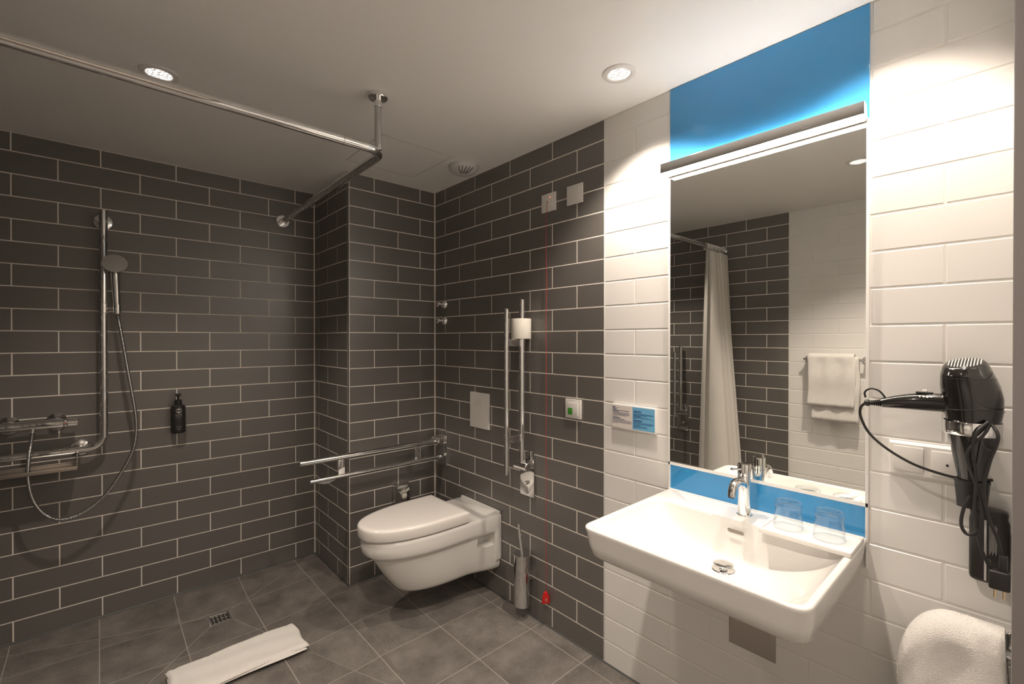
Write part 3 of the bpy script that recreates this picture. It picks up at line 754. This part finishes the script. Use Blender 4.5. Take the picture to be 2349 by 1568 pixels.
# ---------------- folding grab rails ----------------
def grab_rail(loc, rotz, L, up, label, foot=False, knob=True):
    t = thing('folding_grab_rail', label, 'grab rail', loc, 'folding chrome grab rails'); t.rotation_euler = (0,0,rotz)
    P = (-.047, .765)
    def m(x, z):     # x measured outwards (positive) from pivot, z down positive for the lower tube
        if up: return (P[0]-z, P[1]+x)
        return (P[0]-x, P[1]-z)
    def pt(x, z, y=0): a = m(x, z); return (a[0], y, a[1])
    box('wall_plate', (-.012,-.050,.605), (-.0012,.050,.838), M_CHROME, t, .0012)
    bm = bmesh.new(); rod(bm, pt(-.004,0), pt(L,0), .0160, .003, 28); from_bm('upper_tube', bm, M_CHROME, t)
    bm = bmesh.new(); rod(bm, pt(-.026,.103), pt(L-.052,.103), .0120, .002, 24); from_bm('lower_tube', bm, M_CHROME, t)
    for xa in ((.125,.16),(L-.235,L-.20)):
        bm = bmesh.new(); a = m(xa[0],.008); b = m(xa[1],.097)
        add_box(bm, (min(a[0],b[0]),-.005,min(a[1],b[1])), (max(a[0],b[0]),.005,max(a[1],b[1])), .0015); from_bm('cross_plate', bm, M_CHROME, t)
    bm = bmesh.new(); rod(bm, (P[0],-.046,P[1]), (P[0],.046,P[1]), .021, .003, 32)
    from_bm('hinge_barrel', bm, M_CHROME, t)
    bm = bmesh.new(); add_box(bm, (P[0]+.004,-.034,P[1]-.018), (-.010,.034,P[1]+.030), .003); from_bm('hinge_bracket', bm, M_CHROME, t)
    if up:
        bm = bmesh.new(); rod(bm, (-.011,0,.672), (-.026,0,.672), .0095, .002, 24); from_bm('rest_stud', bm, M_CHROME, t)
    if foot:
        bm = bmesh.new(); n = 14
        oc = [m(L-.185+.10*k/n, .112+.014*sin(pi*k/n)) for k in range(n+1)]
        A = [bm.verts.new((x,-.008,z)) for x, z in oc]; B = [bm.verts.new((x,.008,z)) for x, z in oc]
        for k in range(n): bm.faces.new((A[k],A[k+1],B[k+1],B[k]))
        bm.faces.new(A); bm.faces.new(B); bm.faces.new((A[0],B[0],B[-1],A[-1]))
        from_bm('stop_pad', bm, mat('pad_grey', (.30,.30,.30), .5), t)
    return t
grab_rail((0,-.098,0), 0, .826, False, 'lowered chrome folding grab rail beside the toilet and column', True)
grab_rail((0,-.876,0), 0, .836, True, 'raised chrome folding grab rail with toilet roll, right of flush plate')
grab_rail((WX,-.556,0), pi, .580, True, 'raised chrome folding grab rail seen in the mirror beside the curtain')

t = thing('toilet_roll', 'white toilet paper roll threaded on the raised grab rail', 'toilet roll', (-.053,-.876,1.402))
lathe('paper', [(.023,0),(.049,.0005),(.0505,.003),(.0505,.098),(.049,.101),(.023,.1015),(.023,0)], M_PAPER, t, n=64, cap=False)
lathe('cardboard_core', [(.0215,.001),(.0230,.001),(.0230,.1005),(.0215,.1005),(.0215,.001)], mat('cardboard', (.45,.36,.26), .9), t, n=40, cap=False)
V = []; 
bm = bmesh.new(); q = []
for k in range(9):
    a = radians(150+k*5); q.append((bm.verts.new((.0512*cos(a), .0512*sin(a), .002)), bm.verts.new((.0514*cos(a), .0514*sin(a), -.003+.0012*sin(k*2)))))
for k in range(8): bm.faces.new((q[k][0], q[k+1][0], q[k+1][1], q[k][1]))
from_bm('torn_edge', bm, M_PAPER, t)

# ---------------- toilet ----------------
TY = -.484
t = thing('wall_hung_toilet', 'white wall-hung toilet with closed seat lid on the dark tiled wall', 'toilet', (0,TY,.165))
def D(f, hw, xb, z, st=.42, n=40):
    """D-shaped outline: straight sides from xb to x=-st*f then half ellipse to -f"""
    xs_ = -st*f; pts = [(xb, -hw)]
    for k in range(1, 7): pts.append((xb+(xs_-xb)*k/7, -hw))
    for k in range(n+1):
        a = -pi/2 + pi*k/n
        ca = cos(a); sa = sin(a)
        pw = .86
        pts.append((xs_-(f+xs_)*abs(ca)**pw, hw*(abs(sa)**pw)*(1 if sa > 0 else -1)))
    for k in range(6, -1, -1): pts.append((xb+(xs_-xb)*k/7, hw))
    return [(x, y, z) for x, y in pts]
def DW(f, hwf, hwb, xb, z, st=.46):
    out = []
    for x, y, zz_ in D(f, hwf, xb, z, st):
        xs_ = -st*f; k = max(0, min(1, (x-xs_)/(xb-xs_))); k = k*k*(3-2*k)
        out.append((x, y*(1+(hwb/hwf-1)*k), z))
    return out
rings = [DW(.44,.085,.140,-.010,-.013,.40), DW(.505,.112,.158,-.008,-.0100,.42), DW(.530,.124,.166,-.006,.000,.43), DW(.546,.131,.169,-.005,.016,.44), DW(.590,.143,.172,-.004,.075,.45), DW(.628,.153,.174,-.004,.135,.46), DW(.657,.161,.175,-.004,.183,.46), DW(.662,.163,.175,-.004,.194,.46), DW(.674,.168,.176,-.004,.200,.46), DW(.689,.175,.177,-.004,.207,.46), DW(.701,.1785,.1785,-.004,.220,.46), DW(.706,.180,.180,-.003,.245,.46), DW(.707,.180,.180,-.003,.272,.46), DW(.704,.1785,.1785,-.003,.284,.46), DW(.697,.173,.173,-.006,.291,.46)]
bowl = loft('toilet_bowl', rings, M_CERAM, t, ang=60)
# wall flange / skirt
rr_ = rrect(-.178, .178, .030, .288, .018, 6)
fl = prism('mounting_flange', rr_, 'x', -.030, -.0015, M_CERAM, t, .004)
# side fixing recesses (cut through the skirt)
cu = bmesh.new(); add_box(cu, (-.155,-.30,.128), (-.045,-.105,.200), .012, 3); cut = from_bm('cutter', cu, M_CERAM, None)
cut.location = (0,TY,.165)
cu2 = bmesh.new(); add_box(cu2, (-.155,.105,.128), (-.045,.30,.200), .012, 3); cut2 = from_bm('cutter', cu2, M_CERAM, None); cut2.location = (0,TY,.165)
bpy.context.view_layer.update()
for c_ in (cut, cut2):
    md = bowl.modifiers.new('b', 'BOOLEAN'); md.operation = 'DIFFERENCE'; md.object = c_; md.solver = 'EXACT'
dg = bpy.context.evaluated_depsgraph_get(); nm = bpy.data.meshes.new_from_object(bowl.evaluated_get(dg))
bowl.modifiers.clear(); bowl.data = nm
for p in nm.polygons: p.use_smooth = True
nm.set_sharp_from_angle(angle=radians(40))
for c_ in (cut, cut2): bpy.data.objects.remove(c_)
# raised deck behind the lid
dk = rrect(-.085, -.006, -.165, .165, .008, 4); dk2 = rrect(-.088, -.003, -.1685, .1685, .010, 4)
loft('deck_step', [[(x,y,.288) for x,y in dk2], [(x,y,.2935) for x,y in dk2], [(x,y,.2955) for x,y in dk]], M_CERAM, t, ang=50)
box('wall_lip', (-.017,-.176,.284), (-.0025,.176,.3015), M_CERAM, t, .004, 3)
def lidring(f, hw, xb, z, r=.012):
    pts = D(f, hw, xb, z, .46); # round the two rear corners
    return pts
rings = [lidring(.712,.176,-.222,.2955), lidring(.718,.180,-.220,.2975), lidring(.721,.182,-.218,.302), lidring(.7215,.1822,-.2178,.338), lidring(.7205,.1812,-.2188,.3455), lidring(.7165,.1775,-.222,.3505), lidring(.7100,.1715,-.227,.3528), lidring(.690,.155,-.240,.3534)]
loft('seat_lid', rings, M_PLAST, t, ang=55)
bm = bmesh.new(); add_box(bm, (-.222,-.10,.289), (-.206,.10,.302), .003); from_bm('lid_hinge', bm, M_PLAST, t)
M_PLAST2 = mat('seat_plastic', (.80,.77,.735), .18, coat=.3)
for ch in t.children:
    if ch.name.startswith(('seat_lid','lid_hinge')): ch.data.materials[0] = M_PLAST2

# toilet brush
t = thing('toilet_brush', 'chrome cylindrical toilet brush holder with upright handle on the wall', 'toilet brush', (-.055,-.886,.070))
lathe('holder', [(0,0),(.036,0),(.0385,.002),(.0405,.006),(.0415,.245),(.0415,.252),(.038,.252)], M_CHROME, t, n=56)
lathe('holder_lid', [(0,.2525),(.0430,.2525),(.0435,.256),(.0430,.2585),(0,.2595)], M_CHROME, t, n=56)
bm = bmesh.new(); rod(bm, (0,0,.258), (.004,.030,.398), .0068, .001, 20); from_bm('brush_handle', bm, M_CHROME, t)
box('wall_bracket', (.037,-.02,.12), (.0538,.02,.17), M_CHROME, t, .001)

# tissue dispenser
t = thing('tissue_dispenser', 'chrome box dispenser with crumpled white tissue on the column', 'tissue dispenser', (-.256,0,.395))
box('dispenser_case', (-.052,-.042,0), (.052,-.0012,.125), M_CHROME, t, .004)
lathe('tissue_collar', [(.019,.0),(.021,.003),(.019,.006)], M_CHROME, t, (.002,-.042,.052), (0,-1,0), n=32)
random.seed(4)
def crumple(name, pts, m, par, d=.004):
    bm = bmesh.new(); A = [bm.verts.new(p) for p in pts]; c = Vector((0,0,0))
    for p in pts: c += Vector(p)
    c /= len(pts); cv = bm.verts.new(c+Vector((0,-d,0)))
    for i in range(len(A)): bm.faces.new((A[i], A[(i+1)%len(A)], cv))
    bmesh.ops.subdivide_edges(bm, edges=list(bm.edges), cuts=3, use_grid_fill=True)
    for v in bm.verts: v.co += Vector((random.uniform(-.001,.001), random.uniform(-.0022,.0022), random.uniform(-.001,.001)))
    return from_bm(name, bm, m, par, True, 60)
crumple('tissue', [(-.028,-.052,.083),(-.012,-.050,.089),(.004,-.054,.103),(.010,-.05,.092),(.0,-.05,.068),(-.012,-.05,.062)], M_PAPERG, t)
crumple('tissue', [(-.010,-.058,.078),(.010,-.06,.096),(.030,-.060,.105),(.036,-.056,.098),(.034,-.056,.088),(.020,-.05,.072),(.004,-.05,.062)], M_PAPER, t)
bm = bmesh.new(); bmesh.ops.create_icosphere(bm, subdivisions=3, radius=.018)
for v in bm.verts:
    k = 1+.16*sin(v.co.x*420+v.co.z*300)*cos(v.co.z*350+2); v.co *= k; v.co.y *= .55; v.co += Vector((.006,-.050,.054))
from_bm('tissue_wad', bm, M_PAPER, t, True, 70)

# ---------------- shower ----------------
RX = -1.611; RYs = NY-.075
t = thing('shower_grab_bar', 'chrome L-shaped grab bar with upright shower riser on dark tiles', 'grab bar', (0,0,0))
tube('bar_tube', arc_path([(RX,RYs,2.034),(RX,RYs,.868),(-2.20,RYs,.868)], .065, 12), .0165, M_CHROME, t, 28)
for p, d_ in (((RX,NY-.0012,1.990),1), ((-1.698,NY-.0012,.868),1), ((-2.14,NY-.0012,.868),1)):
    lathe('wall_flange', [(0,.012),(.026,.012),(.036,.008),(.0385,.003),(.0385,0)], M_CHROME, t, p, (0,-1,0), n=44)
    bm = bmesh.new(); rod(bm, (p[0],p[1]-.01,p[2]), (p[0],RYs+.005,p[2]), .011, .001); from_bm('stand_off', bm, M_CHROME, t)
t = thing('shower_shelf', 'narrow metal shower shelf hanging below the horizontal grab bar', 'shelf', (0,0,0))
box('shelf_tray', (-2.13,.40,.792), (-1.706,.50,.796), M_STEEL, t, .0008)
box('shelf_rim', (-2.13,.398,.790), (-1.706,.402,.806), M_STEEL, t, .0008)
box('side_strap', (-1.709,.40,.792), (-1.705,RYs+.006,.862), M_STEEL, t, .0006)
box('back_rim', (-2.13,.498,.790), (-1.706,.502,.812), M_STEEL, t, .0008)

t = thing('shower_mixer', 'chrome thermostatic shower mixer bar at the left edge of wall', 'shower mixer', (0,0,0))
yz = (.475, 1.004)
bm = bmesh.new(); rod(bm, (-2.03,yz[0],yz[1]), (-1.752,yz[0],yz[1]), .0215, .003, 36); from_bm('mixer_body', bm, M_CHROME, t)
bm = bmesh.new(); rod(bm, (-1.752,yz[0],yz[1]), (-1.741,yz[0],yz[1]), .0222, .001, 36); from_bm('scale_ring', bm, M_CHROMED, t)
bm = bmesh.new(); rod(bm, (-1.741,yz[0],yz[1]), (-1.704,yz[0],yz[1]), .0190, .002, 28); add_lathe(bm, [(0,.003),(.003,.002),(.0035,0)], (-1.724,yz[0]-.0185,yz[1]), (0,-1,0), 12); from_bm('temperature_knob', bm, M_CHROME, t)
box('red_mark', (-1.748,yz[0]-.0228,yz[1]-.003), (-1.7455,yz[0]-.0215,yz[1]+.006), M_RED, t, .0002)
for x in (-1.781,-1.937):
    lathe('rosette', [(.013,.040),(.017,.026),(.030,.014),(.0395,.006),(.0410,0)], M_CHROME, t, (x,NY-.0012,yz[1]), (0,-1,0), n=44)
    bm = bmesh.new(); rod(bm, (x,NY-.03,yz[1]), (x,yz[0],yz[1]), .014, .001); from_bm('inlet', bm, M_CHROME, t)
bm = bmesh.new(); rod(bm, (-1.857,yz[0],yz[1]-.018), (-1.857,yz[0],yz[1]-.034), .011, .001); from_bm('hose_outlet', bm, M_CHROME, t)

t = thing('hand_shower', 'chrome round hand shower held on the riser bar', 'hand shower', (0,0,0))
HC = Vector((-1.569,.425,1.772)); HN = Vector((-.06,-.90,.42)).normalized()
lathe('shower_head', [(0,-.016),(.025,-.015),(.040,-.011),(.0485,-.005),(.0505,0),(.0495,.0030),(.042,.0038),(0,.0050)], M_CHROME, t, HC, HN, n=64)
hp = smooth_path([HC+Vector((0,.012,-.030)), (-1.567,.436,1.715), (-1.5645,.444,1.65), (-1.561,.450,1.560)], 8)
tube('handle', hp, .012, M_CHROME, t, 24, rfun=lambda s: .0155+.0022*sin(pi*s)-.0012*s)
bm = bmesh.new(); rod(bm, (-1.5605,.4505,1.575), (-1.5600,.452,1.525), .0165, .003, 24); from_bm('holder_cone', bm, M_CHROME, t)
bm = bmesh.new(); rod(bm, (RX+.014,RYs-.004,1.553), (-1.572,.452,1.553), .0085, .001, 20); from_bm('holder_arm', bm, M_CHROME, t)
bm = bmesh.new(); rod(bm, (RX,RYs,1.528), (RX,RYs,1.578), .0195, .002, 28); from_bm('slider', bm, M_CHROME, t)
hose = [(-1.857,.475,.970),(-1.861,.466,.926),(-1.867,.440,.848),(-1.866,.425,.750),(-1.846,.42,.657),(-1.805,.42,.589),(-1.755,.42,.562),(-1.688,.42,.578),(-1.610,.42,.643),(-1.545,.42,.748),(-1.503,.42,.849),(-1.490,.42,.957),(-1.498,.42,1.067),(-1.519,.425,1.221),(-1.539,.435,1.374),(-1.5535,.447,1.481),(-1.560,.452,1.527)]
hpth = smooth_path(hose, 40)
tube('hose', hpth, .0078, M_CHROMED, t, 14, rfun=lambda s: .0076+.0011*cos(s*1500), ang=89)

t = thing('soap_dispenser', 'black pump soap bottle mounted on the dark shower wall', 'soap dispenser', (-1.310,NY,.894))
yb = -.040
lathe('bottle', [(0,0),(.029,0),(.0325,.004),(.0335,.02),(.0335,.136),(.031,.146),(.020,.153),(.017,.156)], M_SATIN, t, (0,yb,0), n=48, sy=.85)
lathe('bottle_collar', [(0,.155),(.0165,.155),(.0165,.176),(.0125,.179),(0,.179)], M_BLACKM, t, (0,yb,0), n=32)
bm = bmesh.new(); rod(bm, (0,yb,.178), (0,yb,.200), .005, .001, 16); add_box(bm, (-.0105,yb-.028,.199), (.0105,yb+.012,.212), .003); from_bm('pump', bm, M_BLACKM, t)
box('wall_bracket', (-.018,-.014,.02), (.018,-.0012,.15), M_BLACKM, t, .001)
def curved_print(name, me_o, rad, yc):
    for v in me_o.data.vertices:
        x = v.co.x; s = max(-.99, min(.99, x/rad)); v.co.y = yc - rad*.85*math.sqrt(1-s*s) - .0004 - (v.co.y*0)
ROT = Matrix.Rotation(pi/2, 4, 'X')
bm = bmesh.new(); add_lathe(bm, [(0,.0),(.0125,.0)], (0,0,0), (0,0,1), 32, cap=False); 
for v in bm.verts: v.co.z, v.co.y = v.co.y+.1215, 0
o = from_bm('round_emblem', bm, M_PRINTW, t, False); curved_print('', o, .0335, yb)
for v in o.data.vertices: v.co.y += .0002
# tree in the emblem
bm = bmesh.new()
tv = [(-.0060,.1195),(-.0045,.1225),(-.002,.1250),(.001,.1260),(.004,.1245),(.0062,.1205),(.003,.1205),(.0010,.1210),(.0006,.1170),(.0018,.1165),(-.0018,.1165),(-.0006,.1170),(-.0008,.1205),(-.003,.1202)]
bm.faces.new([bm.verts.new((x,0,z)) for x, z in tv]); o = from_bm('tree_mark', bm, M_SATIN, t, False); curved_print('', o, .0335, yb)
for v in o.data.vertices: v.co.y -= .0004
for s_, size, z, sx_ in (('ROOTS', .0210, .0905, .42), ('Shampoo and', .0048, .0370, 1.0), ('Body Wash', .0048, .0320, 1.0)):
    o = text_mesh('lettering', s_, size, Matrix.Translation((0,0,z)) @ ROT, M_PRINTW, t, 'CENTER', sx_)
    curved_print('', o, .0335, yb)
for (z, hw_) in ((.0850,.0150),(.0820,.011),(.0235,.009),(.0210,.006)):
    bm = bmesh.new(); n_ = 10
    a_ = [bm.verts.new((-hw_+2*hw_*k/n_,0,z)) for k in range(n_+1)]; b_ = [bm.verts.new((-hw_+2*hw_*k/n_,0,z+(.0022 if z < .05 else .0011))) for k in range(n_+1)]
    for k in range(n_): bm.faces.new((a_[k],a_[k+1],b_[k+1],b_[k]))
    o = from_bm('small_print', bm, M_GREYP if z < .03 else M_DGREY, t, False); o.data.materials[0] = MATS['grey_ink']; curved_print('', o, .0335, yb)

# ---------------- hairdryer corner ----------------
HX, HY = -.088, -2.480
t = thing('hairdryer_holder', 'chrome ring wall holder carrying the black hairdryer', 'holder', (0,HY,1.19))
bm = bmesh.new(); n = 56; rings = []
for (r, z) in ((.0500,-.015),(.0512,-.0155),(.0520,-.014),(.0520,.014),(.0512,.0155),(.0500,.015)):
    rings.append([bm.verts.new((HX+r*cos(2*pi*k/n), r*sin(2*pi*k/n), z)) for k in range(n)])
rings.append(rings[0])
for a, b in zip(rings, rings[1:]):
    for k in range(n): bm.faces.new((a[k],a[(k+1)%n],b[(k+1)%n],b[k]))
from_bm('ring', bm, M_CHROME, t, True, 40)
bm = bmesh.new(); rod(bm, (-.036,-.020,0), (-.003,-.020,0), .009); add_lathe(bm, [(0,.008),(.022,.008),(.0235,.005),(.0235,0)], (-.0015,-.020,0), (-1,0,0), 36); from_bm('wall_mount', bm, M_CHROME, t)

t = thing('hairdryer', 'black hairdryer hanging nozzle down in the chrome ring holder', 'hairdryer', (HX,HY,0))
NR = 64
def hring(z, rx_, ry_, cx=0, cy=0, tilt=0): return [(cx+rx_*cos(2*pi*k/NR), cy+ry_*sin(2*pi*k/NR), z+tilt*sin(2*pi*k/NR)+tilt*.0) for k in range(NR)]
prof = [(1.052,.0215,.0230,0,0),(1.075,.0250,.0262,0,0),(1.110,.0310,.0325,0,0),(1.150,.0385,.0390,0,0),(1.185,.0445,.0450,0,0),(1.205,.0475,.0475,0,-.001),(1.230,.050,.0515,0,-.001),(1.262,.0515,.0535,0,.001),(1.290,.0505,.0520,0,.005),(1.312,.047,.0475,0,.009)]
rings = [hring(z, a, b, cx, cy) for z, a, b, cx, cy in prof]
def tring(z, a, b, cy): return [(x, y, zz_+.30*x-.10*(y-cy)) for x, y, zz_ in hring(z, a, b, 0, cy)]
rings += [tring(1.326,.0435,.043,.012), tring(1.338,.0395,.0385,.013), tring(1.3425,.0350,.034,.013)]
loft('dryer_body', rings, M_BLACK, t, ang=50)
bm = bmesh.new()
for i in range(11):
    u = -.0275+i*.0055; hw_ = math.sqrt(max(0, .0325**2-u*u))*.97
    if hw_ < .006: continue
    add_tube(bm, [Vector((xx, .013+u, 1.3428+.30*xx-.10*u+.0012*(1-((k-3)/3)**2))) for k in range(7) for xx in [-hw_+2*hw_*k/6]], .0012, 6)
from_bm('intake_grille', bm, M_GREYP, t)
# seam lines
bm = bmesh.new(); add_tube(bm, [Vector((.0503*cos(a), -.001+.0516*sin(a), 1.234+.003*sin(a*2+.6))) for a in [2*pi*k/48 for k in range(49)]], .0012, 6, cap=False); from_bm('body_seam', bm, M_BLACKM, t); bm = bmesh.new()
add_tube(bm, [Vector((.0475*cos(a), .0078+.0482*sin(a), 1.306)) for a in [2*pi*k/48 for k in range(49)]], .0008, 6, cap=False)
from_bm('body_seam', bm, M_BLACKM, t)
rings = [hring(1.000,.0150,.0235), hring(1.0,.0175,.0262), hring(1.020,.0205,.0275), hring(1.050,.0250,.0300), hring(1.058,.0258,.0305), hring(1.062,.0275,.0320), hring(1.066,.0272,.0316)]
loft('nozzle', rings, M_BLACKM, t, ang=40)
# handle towards the mirror
ha = Vector((-.004,.045,1.243)); hb = Vector((-.012,.168,1.232))
hpth = [ha+(hb-ha)*(k/20)+Vector((0,0,.0035*sin(pi*k/20))) for k in range(21)]
def hr(s): return .0225*(1-.50*max(0,(s-.20)/.80)**1.7)
tube('handle', hpth, .018, M_BLACK, t, 28, rfun=hr)
bm = bmesh.new()
for k in range(5): 
    p = hb+(hb-ha).normalized()*(.001+.0042*k); add_lathe(bm, [(.0085-.0008*k,0),(.0105-.0009*k,.0012),(.0085-.0008*k,.0030)], p, hb-ha, 20)
add_lathe(bm, [(.006,0),(.006,.024),(.0085,.026),(.0090,.031),(.0065,.036),(0,.037)], hb, hb-ha, 20)
from_bm('strain_relief', bm, M_RUBBER, t)
bm = bmesh.new(); add_box(bm, (-.016,.068,1.2635), (-.004,.100,1.2675), .001); from_bm('switch_rail', bm, M_DGREY, t)
bm = bmesh.new(); add_box(bm, (-.0150,.078,1.2660), (-.0050,.088,1.2730), .002); from_bm('slide_switch', bm, M_PLAST, t)
bm = bmesh.new()
for yv, hh, ww in ((.070,.0016,.0016),(.077,.0030,.0022),(.084,.0020,.0028),(.091,.0030,.0014)):
    add_lathe(bm, [(0,.0006),(1,.0006),(1,0)], (-.0235,yv,1.2570), (-.8,0,.6), 14, sx=ww, sy=hh)
from_bm('switch_print', bm, M_PLAST, t)
# cable: loop at handle end, sweep right under the body, then hanging coils and plug
ce = hb+(hb-ha).normalized()*.034
cb = [ce, (-.012,.212,1.215),(-.012,.212,1.190),(-.010,.195,1.150),(-.008,.160,1.115),(-.006,.110,1.085),(-.004,.060,1.070),(.0,.012,1.064),(.010,-.034,1.070)]
tube('cable', smooth_path(cb, 12), .0032, M_RUBBER, t, 12)
lp = [hb+Vector((0,-.012,.008)), (-.012,.172,1.262),(-.012,.190,1.268),(-.012,.203,1.258),(-.012,.202,1.243)]
tube('hanging_loop', smooth_path(lp, 10), .0024, M_RUBBER, t, 10)
X0 = -.058
c1 = [(X0+.01,-.030,1.205),(X0,-.022,1.185),(X0-.006,.000,1.150),(X0-.004,.004,1.120),(X0,-.012,1.060),(X0-.004,-.020,1.000),(X0-.004,-.014,.965),(X0-.002,.004,.952),(X0-.002,.014,.972),(X0,.010,1.010),(X0+.004,.0,1.04)]
c2 = [(X0+.01,-.034,1.208),(X0-.006,-.044,1.180),(X0-.004,-.030,1.120),(X0-.004,-.022,1.060),(X0-.002,-.030,1.000),(X0,-.044,.955),(X0,-.050,.918)]
c3 = [(X0+.01,-.028,1.212),(X0-.008,-.012,1.190),(X0-.006,-.004,1.150),(X0-.002,-.010,1.080),(X0-.002,-.008,1.0),(X0-.004,-.018,.930),(X0-.002,-.036,.880)]
for c_ in (c1, c2, c3): tube('cable_coil', smooth_path(c_, 10), .0034, M_RUBBER, t, 12)
bm = bmesh.new(); add_box(bm, (X0-.014,-.064,.846), (X0+.010,-.030,.888), .006, 3); add_box(bm, (X0-.008,-.060,.886), (X0+.006,-.046,.922), .003)
from_bm('mains_plug', bm, M_BLACKM, t)
bm = bmesh.new(); rod(bm, (X0-.004,-.040,.847), (X0-.004,-.040,.826), .0026, .001, 14); rod(bm, (X0-.004,-.054,.847), (X0-.004,-.054,.826), .0026, .001, 14); from_bm('plug_pin', bm, M_BRASS, t)

t = thing('wall_soap_bottle', 'black flat soap bottle on white tiles beneath the hairdryer', 'soap dispenser', (-.036,-2.507,.818))
def sr(a, b, z): return [(a*abs(cos(th))**.62*(1 if cos(th) > 0 else -1), b*abs(sin(th))**.62*(1 if sin(th) > 0 else -1), z) for th in [2*pi*k/64 for k in range(64)]]
rings = [sr(.018,.029,0), sr(.0215,.0330,.003), sr(.0225,.0345,.010), sr(.0225,.0345,.145), sr(.0210,.0320,.158), sr(.022,.0335,.166), sr(.0195,.031,.172), sr(.014,.024,.1745)]
loft('bottle', rings, M_SATIN, t, ang=50)
box('side_stripe', (-.0232,.0035,.006), (-.0224,.0075,.150), MATS['grey_plastic'], t, .0002)
bm = bmesh.new()
for i in range(8):
    add_box(bm, (-.0231,-.0010-.0017*i,.070+.004*(i%3)), (-.0226,-.0018-.0017*i,.142-.005*(i%2)))
from_bm('small_print', bm, MATS['white_print'], t, False)
bm = bmesh.new()
for z in (.040,.048,.056): add_lathe(bm, [(.0026,.0),(.0026,.0005),(.0018,.0005),(.0018,0)], (-.0226,-.0012,z), (-1,0,0), 16)
from_bm('round_symbols', bm, MATS['white_print'], t, False)
box('wall_bracket', (.020,-.02,.03), (.0348,.02,.14), M_BLACKM, t, .001)

# hanging hand towel bottom right + its rail
t = thing('towel_rail', 'chrome towel rail at the bottom right under the hairdryer', 'towel rail', (0,-2.44,.675))
bm = bmesh.new(); rod(bm, (-.085,-.112,0), (-.085,.030,0), .0095, .002, 24); from_bm('rail_tube', bm, M_CHROME, t)
for y in (-.108,.018):
    bm = bmesh.new(); rod(bm, (-.002,y,0), (-.085,y,0), .008, .001, 20); add_lathe(bm, [(0,.010),(.021,.010),(.023,.007),(.023,0)], (-.0014,y,0), (-1,0,0), 32); from_bm('rail_bracket', bm, M_CHROME, t)
def draped(name, y0, y1, xbar, zbar, fr, bk, th, m, par, sh=0.05, R=None, ny=60, seed=2, side=-1, hem=True):
    """towel over a bar along y: fr/bk hang lengths; side=-1 outwards to -x"""
    random.seed(seed); ph = [random.uniform(0,6) for _ in range(5)]; prof = []
    rb = th
    for k in range(16): prof.append((side*rb*1.0, -fr+fr*k/15, 'f'))
    for k in range(1, 12):
        a = pi*k/12; prof.append((side*rb*cos(a), rb*sin(a), 't'))
    for k in range(13): prof.append((-side*rb, -bk*k/12, 'b'))
    inner_ = [(p[0]*.35, p[1]-(.0 if p[2] != 't' else rb*.62), p[2]) for p in reversed(prof)]
    loop = prof+inner_; V = []; F = []; n = len(loop)
    for j in range(ny+1):
        b = j/ny; y = y0+(y1-y0)*b
        e = min(b, 1-b)*abs(y1-y0); eu = abs(y1-y0)*(1-b)
        RR = R or sh*1.6; dr_ = sh*(1-math.sqrt(max(0, 1-(1-min(1, eu/RR))**2))) if sh else 0
        sq = math.sqrt(max(.0, 1-(1-min(1, e/.012))**2))
        for (x, z, _) in loop:
            dz = dr_*(1 if z > -.02 else max(0, 1+ (z+.02)/(.10+sh)))
            wv = .004*sin(y*60+ph[0]+z*9)+.003*sin(z*30+ph[1])
            V.append((xbar+x*(.55+.45*sq)+(side*wv if z < -.01 else 0), y+.004*sin(z*14+ph[2]), zbar+z-dz))
    for j in range(ny):
        for i in range(n): F.append((j*n+i, j*n+(i+1)%n, (j+1)*n+(i+1)%n, (j+1)*n+i))
    F.append(tuple(range(n))); F.append(tuple(reversed(range(ny*n, ny*n+n))))
    return from_pd(name, V, F, m, par, True)
t = thing('hand_towel', 'fluffy white towel hung over the rail at the bottom right', 'towel', (-.085,-2.44,.675))
o = draped('towel_cloth', -.098, .090, 0, .008, .34, .30, .052, M_TOWEL, t, sh=.17, R=.105)

random.seed(11); me = o.data; fv = []; ff = []
polys = [p for p in me.polygons if len(p.vertices) == 4]; wts = [p.area for p in polys]
for p in random.choices(polys, weights=wts, k=16000):
    a, b, c, d = [me.vertices[i].co for i in p.vertices]; u, v = random.random(), random.random()
    q = a*(1-u)*(1-v)+b*u*(1-v)+c*u*v+d*(1-u)*v; nn = p.normal
    if q.z < -.20: continue
    rv = Vector([random.uniform(-1,1) for _ in range(3)]); dr_ = (nn+rv*.8).normalized(); sd = dr_.cross(rv).normalized()*.0006
    s_ = len(fv); fv += [q-sd-nn*.001, q+sd-nn*.001, q+dr_*random.uniform(.0015,.0042)]; ff.append((s_, s_+1, s_+2))
po = from_pd('terry_pile', fv, ff, M_TOWEL, t); po['kind'] = 'stuff'

# west wall: towel on rail (in the mirror)
t = thing('wall_towel_rail', 'chrome towel rail on the white tiles, seen in the mirror', 'towel rail', (WX,-1.685,1.262))
bm = bmesh.new(); rod(bm, (.075,-.185,0), (.075,.180,0), .0085, .002, 24); from_bm('rail_tube', bm, M_CHROME, t)
for y in (-.170,.165):
    bm = bmesh.new(); rod(bm, (.002,y,0), (.075,y,0), .008, .001, 20); add_lathe(bm, [(0,.010),(.021,.010),(.023,.007),(.023,0)], (.0014,y,0), (1,0,0), 32); from_bm('rail_bracket', bm, M_CHROME, t)
t = thing('bath_towel', 'folded white towel draped over the rail seen in the mirror', 'towel', (WX+.075,-1.68,1.262))
draped('outer_layer', -.130, .145, 0, .012, .335, .32, .030, M_TOWEL, t, sh=.012, side=1, seed=8)
draped('inner_layer', -.152, .118, 0, .004, .43, .42, .016, M_TOWEL, t, sh=.008, side=1, seed=9)
